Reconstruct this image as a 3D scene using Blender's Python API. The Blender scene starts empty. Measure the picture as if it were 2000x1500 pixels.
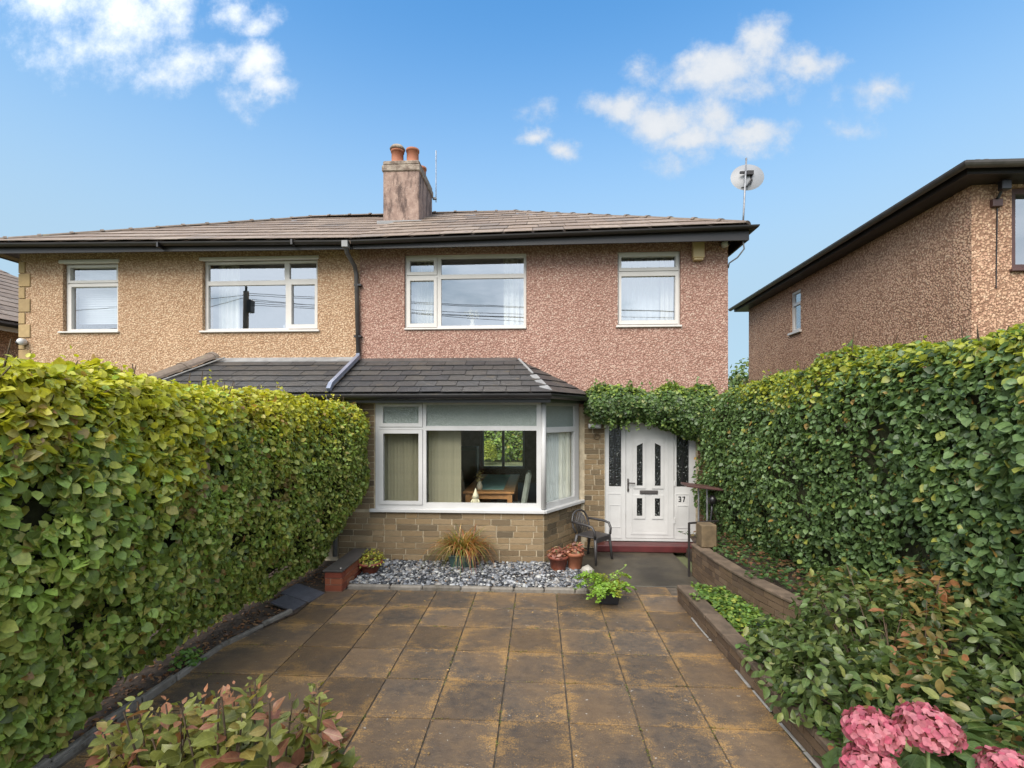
import bpy, bmesh, math, random
import numpy as np
from mathutils import Matrix, Vector, Euler

random.seed(7)
rng = np.random.default_rng(11)
R = math.radians
sc = bpy.context.scene
COL = sc.collection

# ------------------------------------------------------------------ camera
cam_d = bpy.data.cameras.new('camera')
cam = bpy.data.objects.new('camera', cam_d)
COL.objects.link(cam)
cam_d.sensor_width = 36.0
cam_d.lens = 17.28
cam_d.shift_y = 0.031
cam_d.clip_start = 0.05
cam_d.clip_end = 2000
YAW = math.atan(52 / 960)
cam.location = (0, 0, 2.15)
cam.rotation_euler = (R(90), 0, YAW)
sc.camera = cam

# ------------------------------------------------------------------ exposure
sc.view_settings.view_transform = 'Standard'
sc.view_settings.look = 'None'
sc.view_settings.exposure = 2.2
sc.view_settings.gamma = 1.0
sc.view_settings.use_curve_mapping = False
sc.cycles.max_bounces = 6
sc.cycles.diffuse_bounces = 3
sc.cycles.glossy_bounces = 3
sc.cycles.transparent_max_bounces = 16

# ------------------------------------------------------------------ node helpers
def N(nt, typ, props=None, ins=None):
    n = nt.nodes.new(typ)
    for k, v in (props or {}).items():
        setattr(n, k, v)
    for k, v in (ins or {}).items():
        s = n.inputs[k]
        if isinstance(v, bpy.types.NodeSocket):
            nt.links.new(v, s)
        else:
            s.default_value = v
    return n

def c4(c):
    return (c[0], c[1], c[2], 1.0)

def mathn(nt, op, a, b=0.0, c=0.0, clamp=False):
    return N(nt, 'ShaderNodeMath', {'operation': op, 'use_clamp': clamp}, {0: a, 1: b, 2: c}).outputs[0]

def mixc(nt, f, a, b, blend='MIX'):
    n = N(nt, 'ShaderNodeMix', {'data_type': 'RGBA', 'blend_type': blend})
    for i, v in ((0, f), (6, a), (7, b)):
        if isinstance(v, bpy.types.NodeSocket):
            nt.links.new(v, n.inputs[i])
        else:
            n.inputs[i].default_value = v if i == 0 else (c4(v) if len(v) == 3 else v)
    return n.outputs[2]

def ramp(nt, fac, stops, interp='LINEAR'):
    n = N(nt, 'ShaderNodeValToRGB', None, {0: fac})
    cr = n.color_ramp
    cr.interpolation = interp
    while len(cr.elements) < len(stops):
        cr.elements.new(0.5)
    for e, (p, c) in zip(cr.elements, stops):
        e.position = p
        e.color = c4(c) if not isinstance(c, (int, float)) else (c, c, c, 1)
    return n.outputs[0]

def smooth(nt, v, lo, hi):
    n = N(nt, 'ShaderNodeMapRange', {'interpolation_type': 'SMOOTHSTEP'}, {0: v, 1: lo, 2: hi, 3: 0.0, 4: 1.0})
    return n.outputs[0]

# ------------------------------------------------------------------ world: sky with broken cumulus
SUN_EL, SUN_AZ = 46.0, 204.0        # azimuth clockwise from +Y: behind the camera, a little to its left
world = bpy.data.worlds.new('World')
sc.world = world
world.use_nodes = True
world.cycles.sampling_method = 'MANUAL'
world.cycles.sample_map_resolution = 512
wt = world.node_tree
wt.nodes.clear()
sky = N(wt, 'ShaderNodeTexSky', {'sky_type': 'NISHITA', 'sun_disc': False, 'sun_elevation': R(SUN_EL),
                                 'sun_rotation': R(SUN_AZ), 'altitude': 0.0, 'air_density': 1.0,
                                 'dust_density': 1.2, 'ozone_density': 3.0})
tc = N(wt, 'ShaderNodeTexCoord')
D = tc.outputs['Generated']
sep = N(wt, 'ShaderNodeSeparateXYZ', None, {0: D})
dx, dy, dz = sep.outputs
hs = N(wt, 'ShaderNodeHueSaturation', None, {'Hue': 0.492, 'Saturation': 1.25, 'Value': 0.90, 'Color': sky.outputs[0]})
# clouds in front of the camera: soft lumps in directions (x/y, z/y)
dyc = mathn(wt, 'MAXIMUM', dy, 0.05)
gu = mathn(wt, 'DIVIDE', dx, dyc)
gv = mathn(wt, 'DIVIDE', dz, dyc)
guv = N(wt, 'ShaderNodeCombineXYZ', None, {0: gu, 1: gv, 2: 0.0}).outputs[0]
nz = N(wt, 'ShaderNodeTexNoise', {'noise_dimensions': '3D'}, {'Vector': guv, 'Scale': 9.0, 'Detail': 5.0, 'Roughness': 0.6})
off = N(wt, 'ShaderNodeVectorMath', {'operation': 'SUBTRACT'}, {0: nz.outputs['Color'], 1: (0.5, 0.5, 0.5)}).outputs[0]
warp = N(wt, 'ShaderNodeVectorMath', {'operation': 'MULTIPLY_ADD'}, {0: off, 1: (0.10, 0.10, 0.0), 2: guv}).outputs[0]
lumps = [  # u, v, ru, rv, weight
    (-1.03, .92, .21, .10, .78), (-.86, .85, .14, .085, .86), (-.79, .875, .09, .06, .85), (-.93, .78, .14, .06, .55),
    (-.72, .745, .12, .035, .75), (-.79, .725, .07, .04, .6), (-.585, .74, .06, .045, .95), (-.55, .69, .045, .032, .8),
    (-.645, .85, .045, .035, .8), (-.60, .82, .05, .03, .6), (-.63, .66, .04, .03, .35),
    (.36, .69, .10, .05, 1.0), (.43, .735, .055, .05, 1.0), (.52, .69, .075, .035, .95), (.32, .715, .04, .03, .8), (.40, .65, .10, .03, .7),
    (.19, .69, .05, .03, .5), (.165, .615, .065, .038, 1.0), (.25, .595, .09, .042, 1.1), (.345, .595, .06, .05, 1.1),
    (.42, .56, .075, .032, 1.1), (.31, .55, .09, .03, .9), (.28, .51, .05, .025, .6), (-.012, .565, .035, .02, .75), (.045, .548, .03, .02, .75),
    (.665, .64, .05, .028, .6), (.61, .56, .045, .022, .45), (.0, .625, .03, .022, .35), (.595, .625, .025, .022, .4),
]
acc = None
for u, v, ru, rv, wgt in lumps:
    q = N(wt, 'ShaderNodeVectorMath', {'operation': 'MULTIPLY_ADD'},
          {0: warp, 1: (1 / ru, 1 / rv, 0), 2: (-u / ru, -v / rv, 0)}).outputs[0]
    l = N(wt, 'ShaderNodeVectorMath', {'operation': 'LENGTH'}, {0: q}).outputs['Value']
    w = mathn(wt, 'MULTIPLY', mathn(wt, 'SUBTRACT', 1.25, l), wgt)
    acc = w if acc is None else mathn(wt, 'SMOOTH_MAX', acc, w, 0.25)
nf = N(wt, 'ShaderNodeTexNoise', None, {'Vector': guv, 'Scale': 11.0, 'Detail': 8.0, 'Roughness': 0.66}).outputs[0]
dens = mathn(wt, 'ADD', acc, mathn(wt, 'MULTIPLY', mathn(wt, 'SUBTRACT', nf, 0.5), 2.2))
front = smooth(wt, dy, 0.05, 0.3)
a1 = mathn(wt, 'MULTIPLY', smooth(wt, dens, -0.1, 1.1), front)
# the rest of the sky, behind and beside the camera: the pale cloud field that the upper windows mirror
den = mathn(wt, 'ADD', mathn(wt, 'ABSOLUTE', dz), 0.12)
pl = N(wt, 'ShaderNodeCombineXYZ', None, {0: mathn(wt, 'DIVIDE', dx, den), 1: mathn(wt, 'DIVIDE', dy, den), 2: 0.0}).outputs[0]
n2 = N(wt, 'ShaderNodeTexNoise', None, {'Vector': pl, 'Scale': 0.9, 'Detail': 6.0, 'Roughness': 0.55}).outputs[0]
away = smooth(wt, dy, 0.45, -0.1)
a2 = mathn(wt, 'MULTIPLY', smooth(wt, n2, 0.26, 0.52), away)
alpha = mathn(wt, 'MAXIMUM', a1, mathn(wt, 'MULTIPLY', a2, 0.92))
up = smooth(wt, dz, -0.02, 0.05)
alpha = mathn(wt, 'MULTIPLY', mathn(wt, 'MULTIPLY', alpha, up), 0.94)
ccol = ramp(wt, mathn(wt, 'ADD', mathn(wt, 'MULTIPLY', dens, 0.35), mathn(wt, 'MULTIPLY', nf, 0.5)),
            [(0.15, (2.1, 2.3, 2.55)), (0.8, (2.66, 2.72, 2.8))])
_az, _el = R(SUN_AZ), R(SUN_EL)
sdot = N(wt, 'ShaderNodeVectorMath', {'operation': 'DOT_PRODUCT'}, {0: D, 1: (math.sin(_az) * math.cos(_el), math.cos(_az) * math.cos(_el), math.sin(_el))}).outputs['Value']
glow = mathn(wt, 'MULTIPLY_ADD', smooth(wt, sdot, -0.25, 0.9), 1.5, 0.94)          # thin cloud brightens towards the veiled sun
ccol = N(wt, 'ShaderNodeVectorMath', {'operation': 'SCALE'}, {0: ccol, 'Scale': glow}).outputs[0]
hazy = mixc(wt, mathn(wt, 'MULTIPLY', smooth(wt, dz, 0.69, 0.19), 0.95), hs.outputs[0], (1.38, 1.94, 2.38))   # milky air towards the horizon, all round
skyc = mixc(wt, alpha, hazy, ccol)
bg = N(wt, 'ShaderNodeBackground', None, {'Color': skyc, 'Strength': 0.075})
wo = N(wt, 'ShaderNodeOutputWorld', None, {'Surface': bg.outputs[0]})

# ------------------------------------------------------------------ sun, veiled by thin cloud
sd = bpy.data.lights.new('sun', 'SUN')
sd.energy = 1.2
sd.angle = R(48)
sd.color = (1.0, 0.93, 0.83)
sun = bpy.data.objects.new('sun', sd)
COL.objects.link(sun)
az, el = R(SUN_AZ), R(SUN_EL)
to_sun = Vector((math.sin(az) * math.cos(el), math.cos(az) * math.cos(el), math.sin(el)))
sun.rotation_euler = to_sun.to_track_quat('Z', 'Y').to_euler()

# ------------------------------------------------------------------ materials
MATS = {}

def newmat(name):
    m = bpy.data.materials.new(name)
    m.use_nodes = True
    nt = m.node_tree
    nt.nodes.clear()
    out = nt.nodes.new('ShaderNodeOutputMaterial')
    MATS[name] = m
    return m, nt, out

def principled(nt, out, **kw):
    b = nt.nodes.new('ShaderNodeBsdfPrincipled')
    for k, v in kw.items():
        k = k.replace('_', ' ')
        s = b.inputs[k]
        if isinstance(v, bpy.types.NodeSocket):
            nt.links.new(v, s)
        elif k == 'Base Color':
            s.default_value = c4(v)
        else:
            s.default_value = v
    nt.links.new(b.outputs[0], out.inputs[0])
    return b

def coords(nt, randomise=False):
    t = N(nt, 'ShaderNodeTexCoord').outputs['Object']
    if randomise:
        r = N(nt, 'ShaderNodeObjectInfo').outputs['Random']
        t = N(nt, 'ShaderNodeVectorMath', {'operation': 'MULTIPLY_ADD'}, {0: (37., 53., 71.), 1: N(nt, 'ShaderNodeCombineXYZ', None, {0: r, 1: r, 2: r}).outputs[0], 2: t}).outputs[0]
    return t

def noise(nt, vec, scale, detail=4.0, rough=0.55):
    return N(nt, 'ShaderNodeTexNoise', None, {'Vector': vec, 'Scale': scale, 'Detail': detail, 'Roughness': rough}).outputs[0]

def bumpn(nt, h, strength=0.3, dist=0.01):
    return N(nt, 'ShaderNodeBump', None, {'Strength': strength, 'Distance': dist, 'Height': h}).outputs[0]

def surf(name, col, rough=0.6, var=0.18, scale=6.0, bump=0.0, bscale=60.0, rnd=0.0, spec=0.5, metal=0.0, col2=None):
    m, nt, out = newmat(name)
    v = coords(nt, rnd > 0)
    f = smooth(nt, noise(nt, v, scale, 6), 0.3, 0.7)
    c2 = col2 or tuple(min(1, x * (1 + var)) for x in col)
    c1 = tuple(x * (1 - var) for x in col)
    c = mixc(nt, f, c1, c2)
    if rnd > 0:
        r = N(nt, 'ShaderNodeObjectInfo').outputs['Random']
        c = N(nt, 'ShaderNodeHueSaturation', None, {'Color': c, 'Value': mathn(nt, 'MULTIPLY_ADD', r, 2 * rnd, 1 - rnd)}).outputs[0]
    kw = dict(Base_Color=c, Roughness=rough, Specular_IOR_Level=spec, Metallic=metal)
    if bump:
        kw['Normal'] = bumpn(nt, noise(nt, v, bscale, 4), bump, 0.01)
    principled(nt, out, **kw)
    return m

def palette(name, cols, rough=0.8, scale=14.0, bump=0.5, bscale=45.0, spec=0.3, mottle=0.35, stain=None):
    """Every piece takes its own tone from a palette (bricks, slates, stones)."""
    m, nt, out = newmat(name)
    v = coords(nt, True)
    r = N(nt, 'ShaderNodeObjectInfo').outputs['Random']
    c = ramp(nt, r, [(i / max(1, len(cols) - 1), k) for i, k in enumerate(cols)])
    n1 = noise(nt, v, scale, 6, 0.65)
    c = mixc(nt, mottle, c, ramp(nt, n1, [(0.3, (0.25, 0.25, 0.25)), (0.7, (1.5, 1.5, 1.5))]), 'MULTIPLY')
    if stain:
        c = mixc(nt, smooth(nt, noise(nt, v, scale * 0.4, 5, 0.7), 0.55, 0.72), c, stain)
    principled(nt, out, Base_Color=c, Roughness=rough, Specular_IOR_Level=spec,
               Normal=bumpn(nt, noise(nt, v, bscale, 5, 0.7), bump, 0.006))
    return m

def pebbledash(name, stops, scale=25.0, tone=0.14):
    m, nt, out = newmat(name)
    t = coords(nt)
    jit = N(nt, 'ShaderNodeTexNoise', None, {'Vector': t, 'Scale': 14.0, 'Detail': 2.0}).outputs['Color']
    t2 = N(nt, 'ShaderNodeVectorMath', {'operation': 'MULTIPLY_ADD'}, {0: jit, 1: (0.02, 0.02, 0.02), 2: t}).outputs[0]
    vo = N(nt, 'ShaderNodeTexVoronoi', {'feature': 'F1'}, {'Vector': t2, 'Scale': scale, 'Randomness': 1.0})
    sx = N(nt, 'ShaderNodeSeparateColor', None, {0: vo.outputs['Color']}).outputs[0]
    c = ramp(nt, sx, stops)
    gap = smooth(nt, vo.outputs['Distance'], 0.38, 0.68)
    c = mixc(nt, mathn(nt, 'MULTIPLY', gap, 0.80), c, stops[0][1])
    w = noise(nt, t, 0.8, 5, 0.6)
    c = mixc(nt, tone, c, ramp(nt, w, [(0.3, (0.55, 0.52, 0.5)), (0.7, (1.3, 1.3, 1.3))]), 'MULTIPLY')
    rs = N(nt, 'ShaderNodeMapping', None, {'Vector': t, 'Scale': (3.0, 3.0, 0.35)}).outputs[0]      # faint rain streaks
    c = mixc(nt, mathn(nt, 'MULTIPLY', smooth(nt, noise(nt, rs, 1.0, 5, .6), .52, .72), .22), c, stops[0][1])
    f2 = noise(nt, t, 90.0, 3)
    h = mathn(nt, 'ADD', mathn(nt, 'MULTIPLY', gap, -1.0), mathn(nt, 'MULTIPLY', f2, 0.5))
    principled(nt, out, Base_Color=c, Roughness=0.85, Specular_IOR_Level=0.25, Normal=bumpn(nt, h, 0.7, 0.014))
    return m

pebbledash('render_pink', [(0.0, (0.226, 0.119, 0.088)), (.25, (0.379, 0.226, 0.175)), (.5, (0.441, 0.288, 0.226)), (.75, (0.390, 0.232, 0.183)), (1, (0.497, 0.362, 0.288))], 38)
pebbledash('render_cream', [(0.0, (0.282, 0.167, 0.093)), (.25, (0.463, 0.307, 0.194)), (.5, (0.525, 0.367, 0.240)), (.75, (0.452, 0.296, 0.181)), (1, (0.576, 0.435, 0.296))], 38)
pebbledash('render_brown', [(0.0, (0.208, 0.111, 0.068)), (.25, (0.455, 0.276, 0.179)), (.5, (0.546, 0.358, 0.231)), (.75, (0.468, 0.273, 0.185)), (1, (0.624, 0.442, 0.299))], 36)
palette('stone_brick', [(.135, .095, .055), (.25, .175, .095), (.19, .135, .078), (.285, .205, .118), (.105, .080, .050), (.225, .16, .09), (.265, .18, .095)], stain=(.12, .09, .055))
palette('dark_brick', [(0.120, 0.064, 0.038), (0.165, 0.090, 0.053), (0.098, 0.056, 0.038)])
palette('red_brick', [(0.210, 0.053, 0.026), (0.270, 0.086, 0.041), (0.173, 0.041, 0.024), (0.270, 0.112, 0.060)], bump=0.4)
palette('wall_brick', [(0.096, 0.062, 0.038), (0.152, 0.100, 0.060), (0.084, 0.056, 0.038), (0.176, 0.120, 0.076)])
palette('bay_slate', [(.036, .036, .038), (.055, .054, .054), (.044, .042, .041), (.064, .059, .054), (.032, .033, .037)], rough=0.55, spec=0.4, stain=(.075, .064, .050))
palette('roof_slate', [(0.170, 0.126, 0.095), (0.245, 0.184, 0.139), (0.197, 0.146, 0.112), (0.272, 0.211, 0.163), (0.163, 0.129, 0.105)], rough=0.7, stain=(0.116, 0.092, 0.075))
palette('ridge_clay', [(0.136, 0.105, 0.082), (0.177, 0.136, 0.109), (0.116, 0.092, 0.075)], stain=(0.197, 0.177, 0.109))
palette('kerb_concrete', [(0.176, 0.156, 0.132), (0.240, 0.216, 0.184), (0.136, 0.120, 0.100)], stain=(0.080, 0.068, 0.048))
palette('quoin_stone', [(0.308, 0.210, 0.098), (0.350, 0.245, 0.119), (0.280, 0.196, 0.098)], mottle=0.2)
palette('slate_slab', [(0.064, 0.064, 0.075), (0.090, 0.090, 0.105)], rough=0.45)
surf('mortar', (.44, .365, .25), 0.9, 0.2, 9, 0.4)
surf('dark_mortar', (0.112, 0.081, 0.056), 0.9, 0.2, 9, 0.4)
surf('red_mortar', (0.266, 0.147, 0.098), 0.9, 0.2, 9)
surf('upvc', (0.503, 0.496, 0.484), 0.35, 0.07, 2.5)
surf('upvc_warm', (0.533, 0.501, 0.464), 0.4, 0.04, 3)
surf('black_plastic', (.010, .009, .010), 0.35, 0.25, 4)
surf('brown_fascia', (0.013, 0.010, 0.009), 0.45, 0.25, 3)
surf('grey_pipe', (.17, .19, .25), 0.3, 0.12, 4)
surf('dark_pipe', (.065, .058, .055), 0.4, 0.2, 6)
surf('lead', (0.210, 0.210, 0.210), 0.5, 0.2, 5)
surf('clay_pot', (0.288, 0.094, 0.043), 0.75, 0.2, 5, 0.15, col2=(0.346, 0.137, 0.072))
surf('brown_pot', (0.187, 0.054, 0.032), 0.5, 0.15, 6)
surf('green_trough', (.035, .065, .06), 0.5, 0.2, 6)
surf('black_pot', (.012, .013, .016), 0.4, 0.2, 6)
surf('red_step', (0.076, 0.012, 0.012), 0.5, 0.2, 5, 0.1)
surf('soil', (0.048, 0.032, 0.022), 0.95, 0.5, 14, 0.9, 30)
surf('ground_earth', (.11, .12, .055), 0.95, 0.35, 1.4, 0.5, 12)
surf('patio_bed', (0.083, 0.065, 0.048), 0.95, 0.4, 12, 0.4)
surf('concrete', (0.037, 0.030, 0.022), 0.6, 0.4, 2.2, 0.35, 70, col2=(0.068, 0.056, 0.037))
surf('stone_post', (0.120, 0.084, 0.045), 0.85, 0.25, 9, 0.5)
surf('coping', (0.101, 0.071, 0.047), 0.85, 0.3, 7, 0.5, 40, rnd=.2)
surf('white_chip', (0.243, 0.232, 0.216), 0.7, 0.2, 20)
surf('gable_metal', (0.231, 0.231, 0.238), 0.45, 0.3, 12, metal=0.6)
surf('dish_grey', (0.210, 0.215, 0.225), 0.45, 0.08, 3)
surf('alarm_cream', (0.455, 0.338, 0.176), 0.5, 0.06, 4)
surf('white_plastic', (0.488, 0.481, 0.468), 0.35, 0.05, 5)
surf('chair_grey', (0.041, 0.038, 0.039), 0.45, 0.15, 6)
surf('black_metal', (.018, .015, .014), 0.45, 0.3, 12)
surf('timber_pole', (.16, .115, .075), 0.9, 0.3, 9, 0.5)
surf('twig', (.075, .05, .03), 0.95, 0.35, 22, 0.5, 60)
surf('hedge_core', (.045, .046, .022), 1.0, 0.5, 9, 0.8, 25)
surf('green_stem', (.12, .17, .05), 0.7, 0.25, 12)
surf('oak', (.55, .27, .10), 0.4, 0.2, 10)
surf('turquoise_reflection', (.34, .60, .53), 0.6, 0.1, 7)
surf('chair_beige', (.66, .54, .40), 0.9, 0.1, 9)
surf('chair_sage', (.52, .57, .48), 0.9, 0.1, 9)
surf('wallpaper', (.55, .50, .36), 0.9, 0.15, 20)
surf('dark_wall', (.36, .25, .22), 0.9, 0.2, 8)
surf('plaster', (.55, .52, .48), 0.9, 0.05, 4)
surf('carpet', (.36, .29, .22), 0.95, 0.15, 20)
surf('blind_olive', (.27, .245, .165), 0.9, 0.1, 4)
surf('blind_grey', (.62, .64, .62), 0.85, 0.05, 4)
surf('curtain_cream', (.74, .72, .62), 0.9, 0.06, 4)
surf('cream_ornament', (0.640, 0.584, 0.416), 0.5, 0.1, 20)
surf('brown_frame', (.075, .035, .03), 0.45, 0.15, 6)
surf('dark_glass_wood', (.03, .03, .032), 0.5, 0.2, 6)

m, nt, out = newmat('chimney_render')
v = coords(nt)
st = N(nt, 'ShaderNodeMapping', None, {'Vector': v, 'Scale': (5.0, 5.0, 1.3)}).outputs[0]
c = mixc(nt, smooth(nt, noise(nt, v, 9, 6), .3, .7), (.22, .145, .115), (.32, .225, .18))
c = mixc(nt, smooth(nt, noise(nt, st, 1.0, 7, .72), .46, .62), c, (.085, .055, .045))
c = mixc(nt, smooth(nt, noise(nt, v, 26, 3), .62, .7), c, (.36, .29, .25))
principled(nt, out, Base_Color=c, Roughness=.9, Normal=bumpn(nt, noise(nt, v, 55, 4), .6, .015))

m, nt, out = newmat('chimney_cap')
v = coords(nt)
c = mixc(nt, smooth(nt, noise(nt, v, 7, 7, .7), .35, .65), (.115, .08, .06), (.29, .24, .19))
principled(nt, out, Base_Color=c, Roughness=.9, Normal=bumpn(nt, noise(nt, v, 45, 4), .6, .015))

# paving: dark riven concrete flags, ochre where the surface has worn and stained
m, nt, out = newmat('paving')
v = coords(nt, True)
mp = N(nt, 'ShaderNodeMapping', None, {'Vector': v, 'Rotation': (0, 0, R(35)), 'Scale': (3.2, 8.0, 1.0)}).outputs[0]
loc = N(nt, 'ShaderNodeSeparateXYZ', None, {0: N(nt, 'ShaderNodeTexCoord').outputs['Object']})
geo = N(nt, 'ShaderNodeNewGeometry').outputs['Position']
rn = N(nt, 'ShaderNodeObjectInfo').outputs['Random']
ex = smooth(nt, mathn(nt, 'ABSOLUTE', loc.outputs[0]), .26, .5)
ey = smooth(nt, mathn(nt, 'ABSOLUTE', loc.outputs[1]), .26, .5)
edge = mathn(nt, 'MAXIMUM', ex, ey)                      # the flags wear and stain from their joints inwards
c = ramp(nt, noise(nt, v, 6.0, 8, .72), [(.28, (.040, .035, .033)), (.5, (.078, .060, .046)), (.74, (.128, .090, .056))])
big = noise(nt, geo, 0.8, 4, .6)
c = mixc(nt, mathn(nt, 'MULTIPLY', smooth(nt, big, .40, .60), .6), c, mixc(nt, .7, c, (.17, .105, .052)))
n_a = noise(nt, mp, 1.0, 8, .78)
n_b = noise(nt, geo, 2.1, 6, .7)
grain = noise(nt, geo, 85, 4, .75)
wear = mathn(nt, 'ADD', mathn(nt, 'MULTIPLY', n_a, .75), mathn(nt, 'ADD', mathn(nt, 'MULTIPLY', n_b, .75), mathn(nt, 'MULTIPLY', edge, .125)))
wear = mathn(nt, 'ADD', wear, mathn(nt, 'MULTIPLY_ADD', grain, .85, -.425))
wm = smooth(nt, wear, .82, .98)
c = mixc(nt, mathn(nt, 'MULTIPLY', wm, .85), c, mixc(nt, grain, (.14, .072, .028), (.38, .235, .088)))
spk = smooth(nt, noise(nt, v, 75, 3, .7), .58, .72)
c = mixc(nt, mathn(nt, 'MULTIPLY', spk, .30), c, (.22, .155, .085))
spk2 = smooth(nt, noise(nt, v, 14, 2, .5), .735, .76)
c = mixc(nt, spk2, c, (.30, .27, .23))
c = N(nt, 'ShaderNodeHueSaturation', None, {'Color': c, 'Value': mathn(nt, 'MULTIPLY_ADD', rn, .55, .70)}).outputs[0]
ro = mathn(nt, 'MULTIPLY_ADD', noise(nt, geo, 1.1, 4), .5, .25)
hh = mathn(nt, 'ADD', noise(nt, mp, 1.2, 6, .6), mathn(nt, 'MULTIPLY', noise(nt, v, 60, 4, .7), .5))
principled(nt, out, Base_Color=c, Roughness=ro, Specular_IOR_Level=.35, Normal=bumpn(nt, hh, .5, .012))

def glass(name, refl, tint=(.92, .95, .94), rough=0.0):
    m, nt, out = newmat(name)
    fr = N(nt, 'ShaderNodeFresnel', None, {'IOR': 1.5}).outputs[0]
    f = mathn(nt, 'MULTIPLY_ADD', fr, 1.0, refl, clamp=True)
    f = mathn(nt, 'MULTIPLY', f, mathn(nt, 'SUBTRACT', 1.0, N(nt, 'ShaderNodeNewGeometry').outputs['Backfacing']))   # the inner face of the pane only lets light through
    tr = N(nt, 'ShaderNodeBsdfTransparent', None, {'Color': c4(tint)})
    v = coords(nt)
    gl = N(nt, 'ShaderNodeBsdfGlossy', None, {'Color': (.95, .97, 1, 1), 'Roughness': rough,
           'Normal': bumpn(nt, noise(nt, v, 1.3, 1), .03, .02)})
    mx = N(nt, 'ShaderNodeMixShader', None, {0: f, 1: tr.outputs[0], 2: gl.outputs[0]})
    nt.links.new(mx.outputs[0], out.inputs[0])

glass('glass_clear', 0.0, (.97, .98, .97))
glass('glass_mirror', 0.34, (.95, .96, .97))
glass('glass_soft', 0.28, (.95, .96, .97))

m, nt, out = newmat('glass_frosted')       # textured privacy glass
v = coords(nt)
vo = N(nt, 'ShaderNodeTexVoronoi', None, {'Vector': v, 'Scale': 95.0})
bn = bumpn(nt, vo.outputs['Distance'], .8, .01)
principled(nt, out, Base_Color=mixc(nt, vo.outputs['Distance'], (.19, .225, .20), (.32, .36, .325)), Roughness=.22, Specular_IOR_Level=.7, Normal=bn)

m, nt, out = newmat('glass_leaded')        # dark patterned door glass
v = coords(nt)
vo = N(nt, 'ShaderNodeTexVoronoi', {'feature': 'DISTANCE_TO_EDGE'}, {'Vector': v, 'Scale': 26.0})
f = smooth(nt, noise(nt, v, 34, 3, .7), .58, .70)
principled(nt, out, Base_Color=mixc(nt, f, (.012, .013, .013), (.30, .31, .29)), Roughness=.15, Specular_IOR_Level=.6,
           Normal=bumpn(nt, vo.outputs['Distance'], .5, .01))

def leafmat(name, source, rough=0.38, trans=0.42):
    m, nt, out = newmat(name)
    if source == 'attr':
        c = N(nt, 'ShaderNodeAttribute', {'attribute_name': 'tint'}).outputs['Color']
    else:
        c = N(nt, 'ShaderNodeObjectInfo').outputs['Color']
    g = N(nt, 'ShaderNodeNewGeometry').outputs['Position']
    f = noise(nt, g, 55, 3)
    c = mixc(nt, .5, c, ramp(nt, f, [(.3, (.6, .6, .6)), (.7, (1.35, 1.35, 1.3))]), 'MULTIPLY')
    if source == 'object':             # paler midrib and side veins
        oc = N(nt, 'ShaderNodeSeparateXYZ', None, {0: N(nt, 'ShaderNodeTexCoord').outputs['Object']})
        ax_ = mathn(nt, 'ABSOLUTE', oc.outputs[0])
        mid = smooth(nt, ax_, .022, .006)
        sv = smooth(nt, mathn(nt, 'SINE', mathn(nt, 'MULTIPLY', mathn(nt, 'SUBTRACT', oc.outputs[1], mathn(nt, 'MULTIPLY', ax_, .75)), 52.0)), .80, 1.0)
        c = mixc(nt, mathn(nt, 'MAXIMUM', mathn(nt, 'MULTIPLY', mid, .5), mathn(nt, 'MULTIPLY', sv, .22)), c, mixc(nt, .5, c, (.45, .46, .20)))
    b = principled(nt, out, Base_Color=c, Roughness=rough, Specular_IOR_Level=.45)
    t = N(nt, 'ShaderNodeBsdfTranslucent', None, {'Color': mixc(nt, 1.0, c, (1.25, 1.25, .6), 'MULTIPLY')})
    mx = N(nt, 'ShaderNodeMixShader', None, {0: trans, 1: b.outputs[0], 2: t.outputs[0]})
    nt.links.new(mx.outputs[0], out.inputs[0])

leafmat('leaf_mass', 'attr')
leafmat('leaf_single', 'object')
leafmat('petal', 'attr', 0.6, 0.3)

m, nt, out = newmat('gravel_stone')
c = N(nt, 'ShaderNodeAttribute', {'attribute_name': 'tint'}).outputs['Color']
g = N(nt, 'ShaderNodeNewGeometry').outputs['Position']
c = mixc(nt, .4, c, ramp(nt, noise(nt, g, 60, 3), [(.3, (.5, .5, .5)), (.7, (1.4, 1.4, 1.4))]), 'MULTIPLY')
principled(nt, out, Base_Color=c, Roughness=.55)

# ------------------------------------------------------------------ object helpers
WM = {}

def link(o, parent=None, M=None):
    COL.objects.link(o)
    M = M or Matrix()
    o.matrix_basis = M
    WM[o.name] = M.copy()
    if parent is not None:
        o.parent = parent
        o.matrix_parent_inverse = WM[parent.name].inverted()
    return o

def tag(o, label=None, cat=None, group=None, kind=None):
    for k, v in (('label', label), ('category', cat), ('group', group), ('kind', kind)):
        if v:
            o[k] = v
    return o

def thing(name, label, cat, loc=(0, 0, 0), group=None):
    o = bpy.data.objects.new(name, None)
    o.empty_display_size = 0.1
    link(o, None, Matrix.Translation(loc))
    return tag(o, label, cat, group)

def group_part(name, parent, loc=(0, 0, 0)):
    o = bpy.data.objects.new(name, None)
    o.empty_display_size = 0.05
    return link(o, parent, Matrix.Translation(loc))

def obj(name, me, mat, parent=None, M=None):
    if mat and not me.materials:
        me.materials.append(MATS[mat])
    return link(bpy.data.objects.new(name, me), parent, M)

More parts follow.
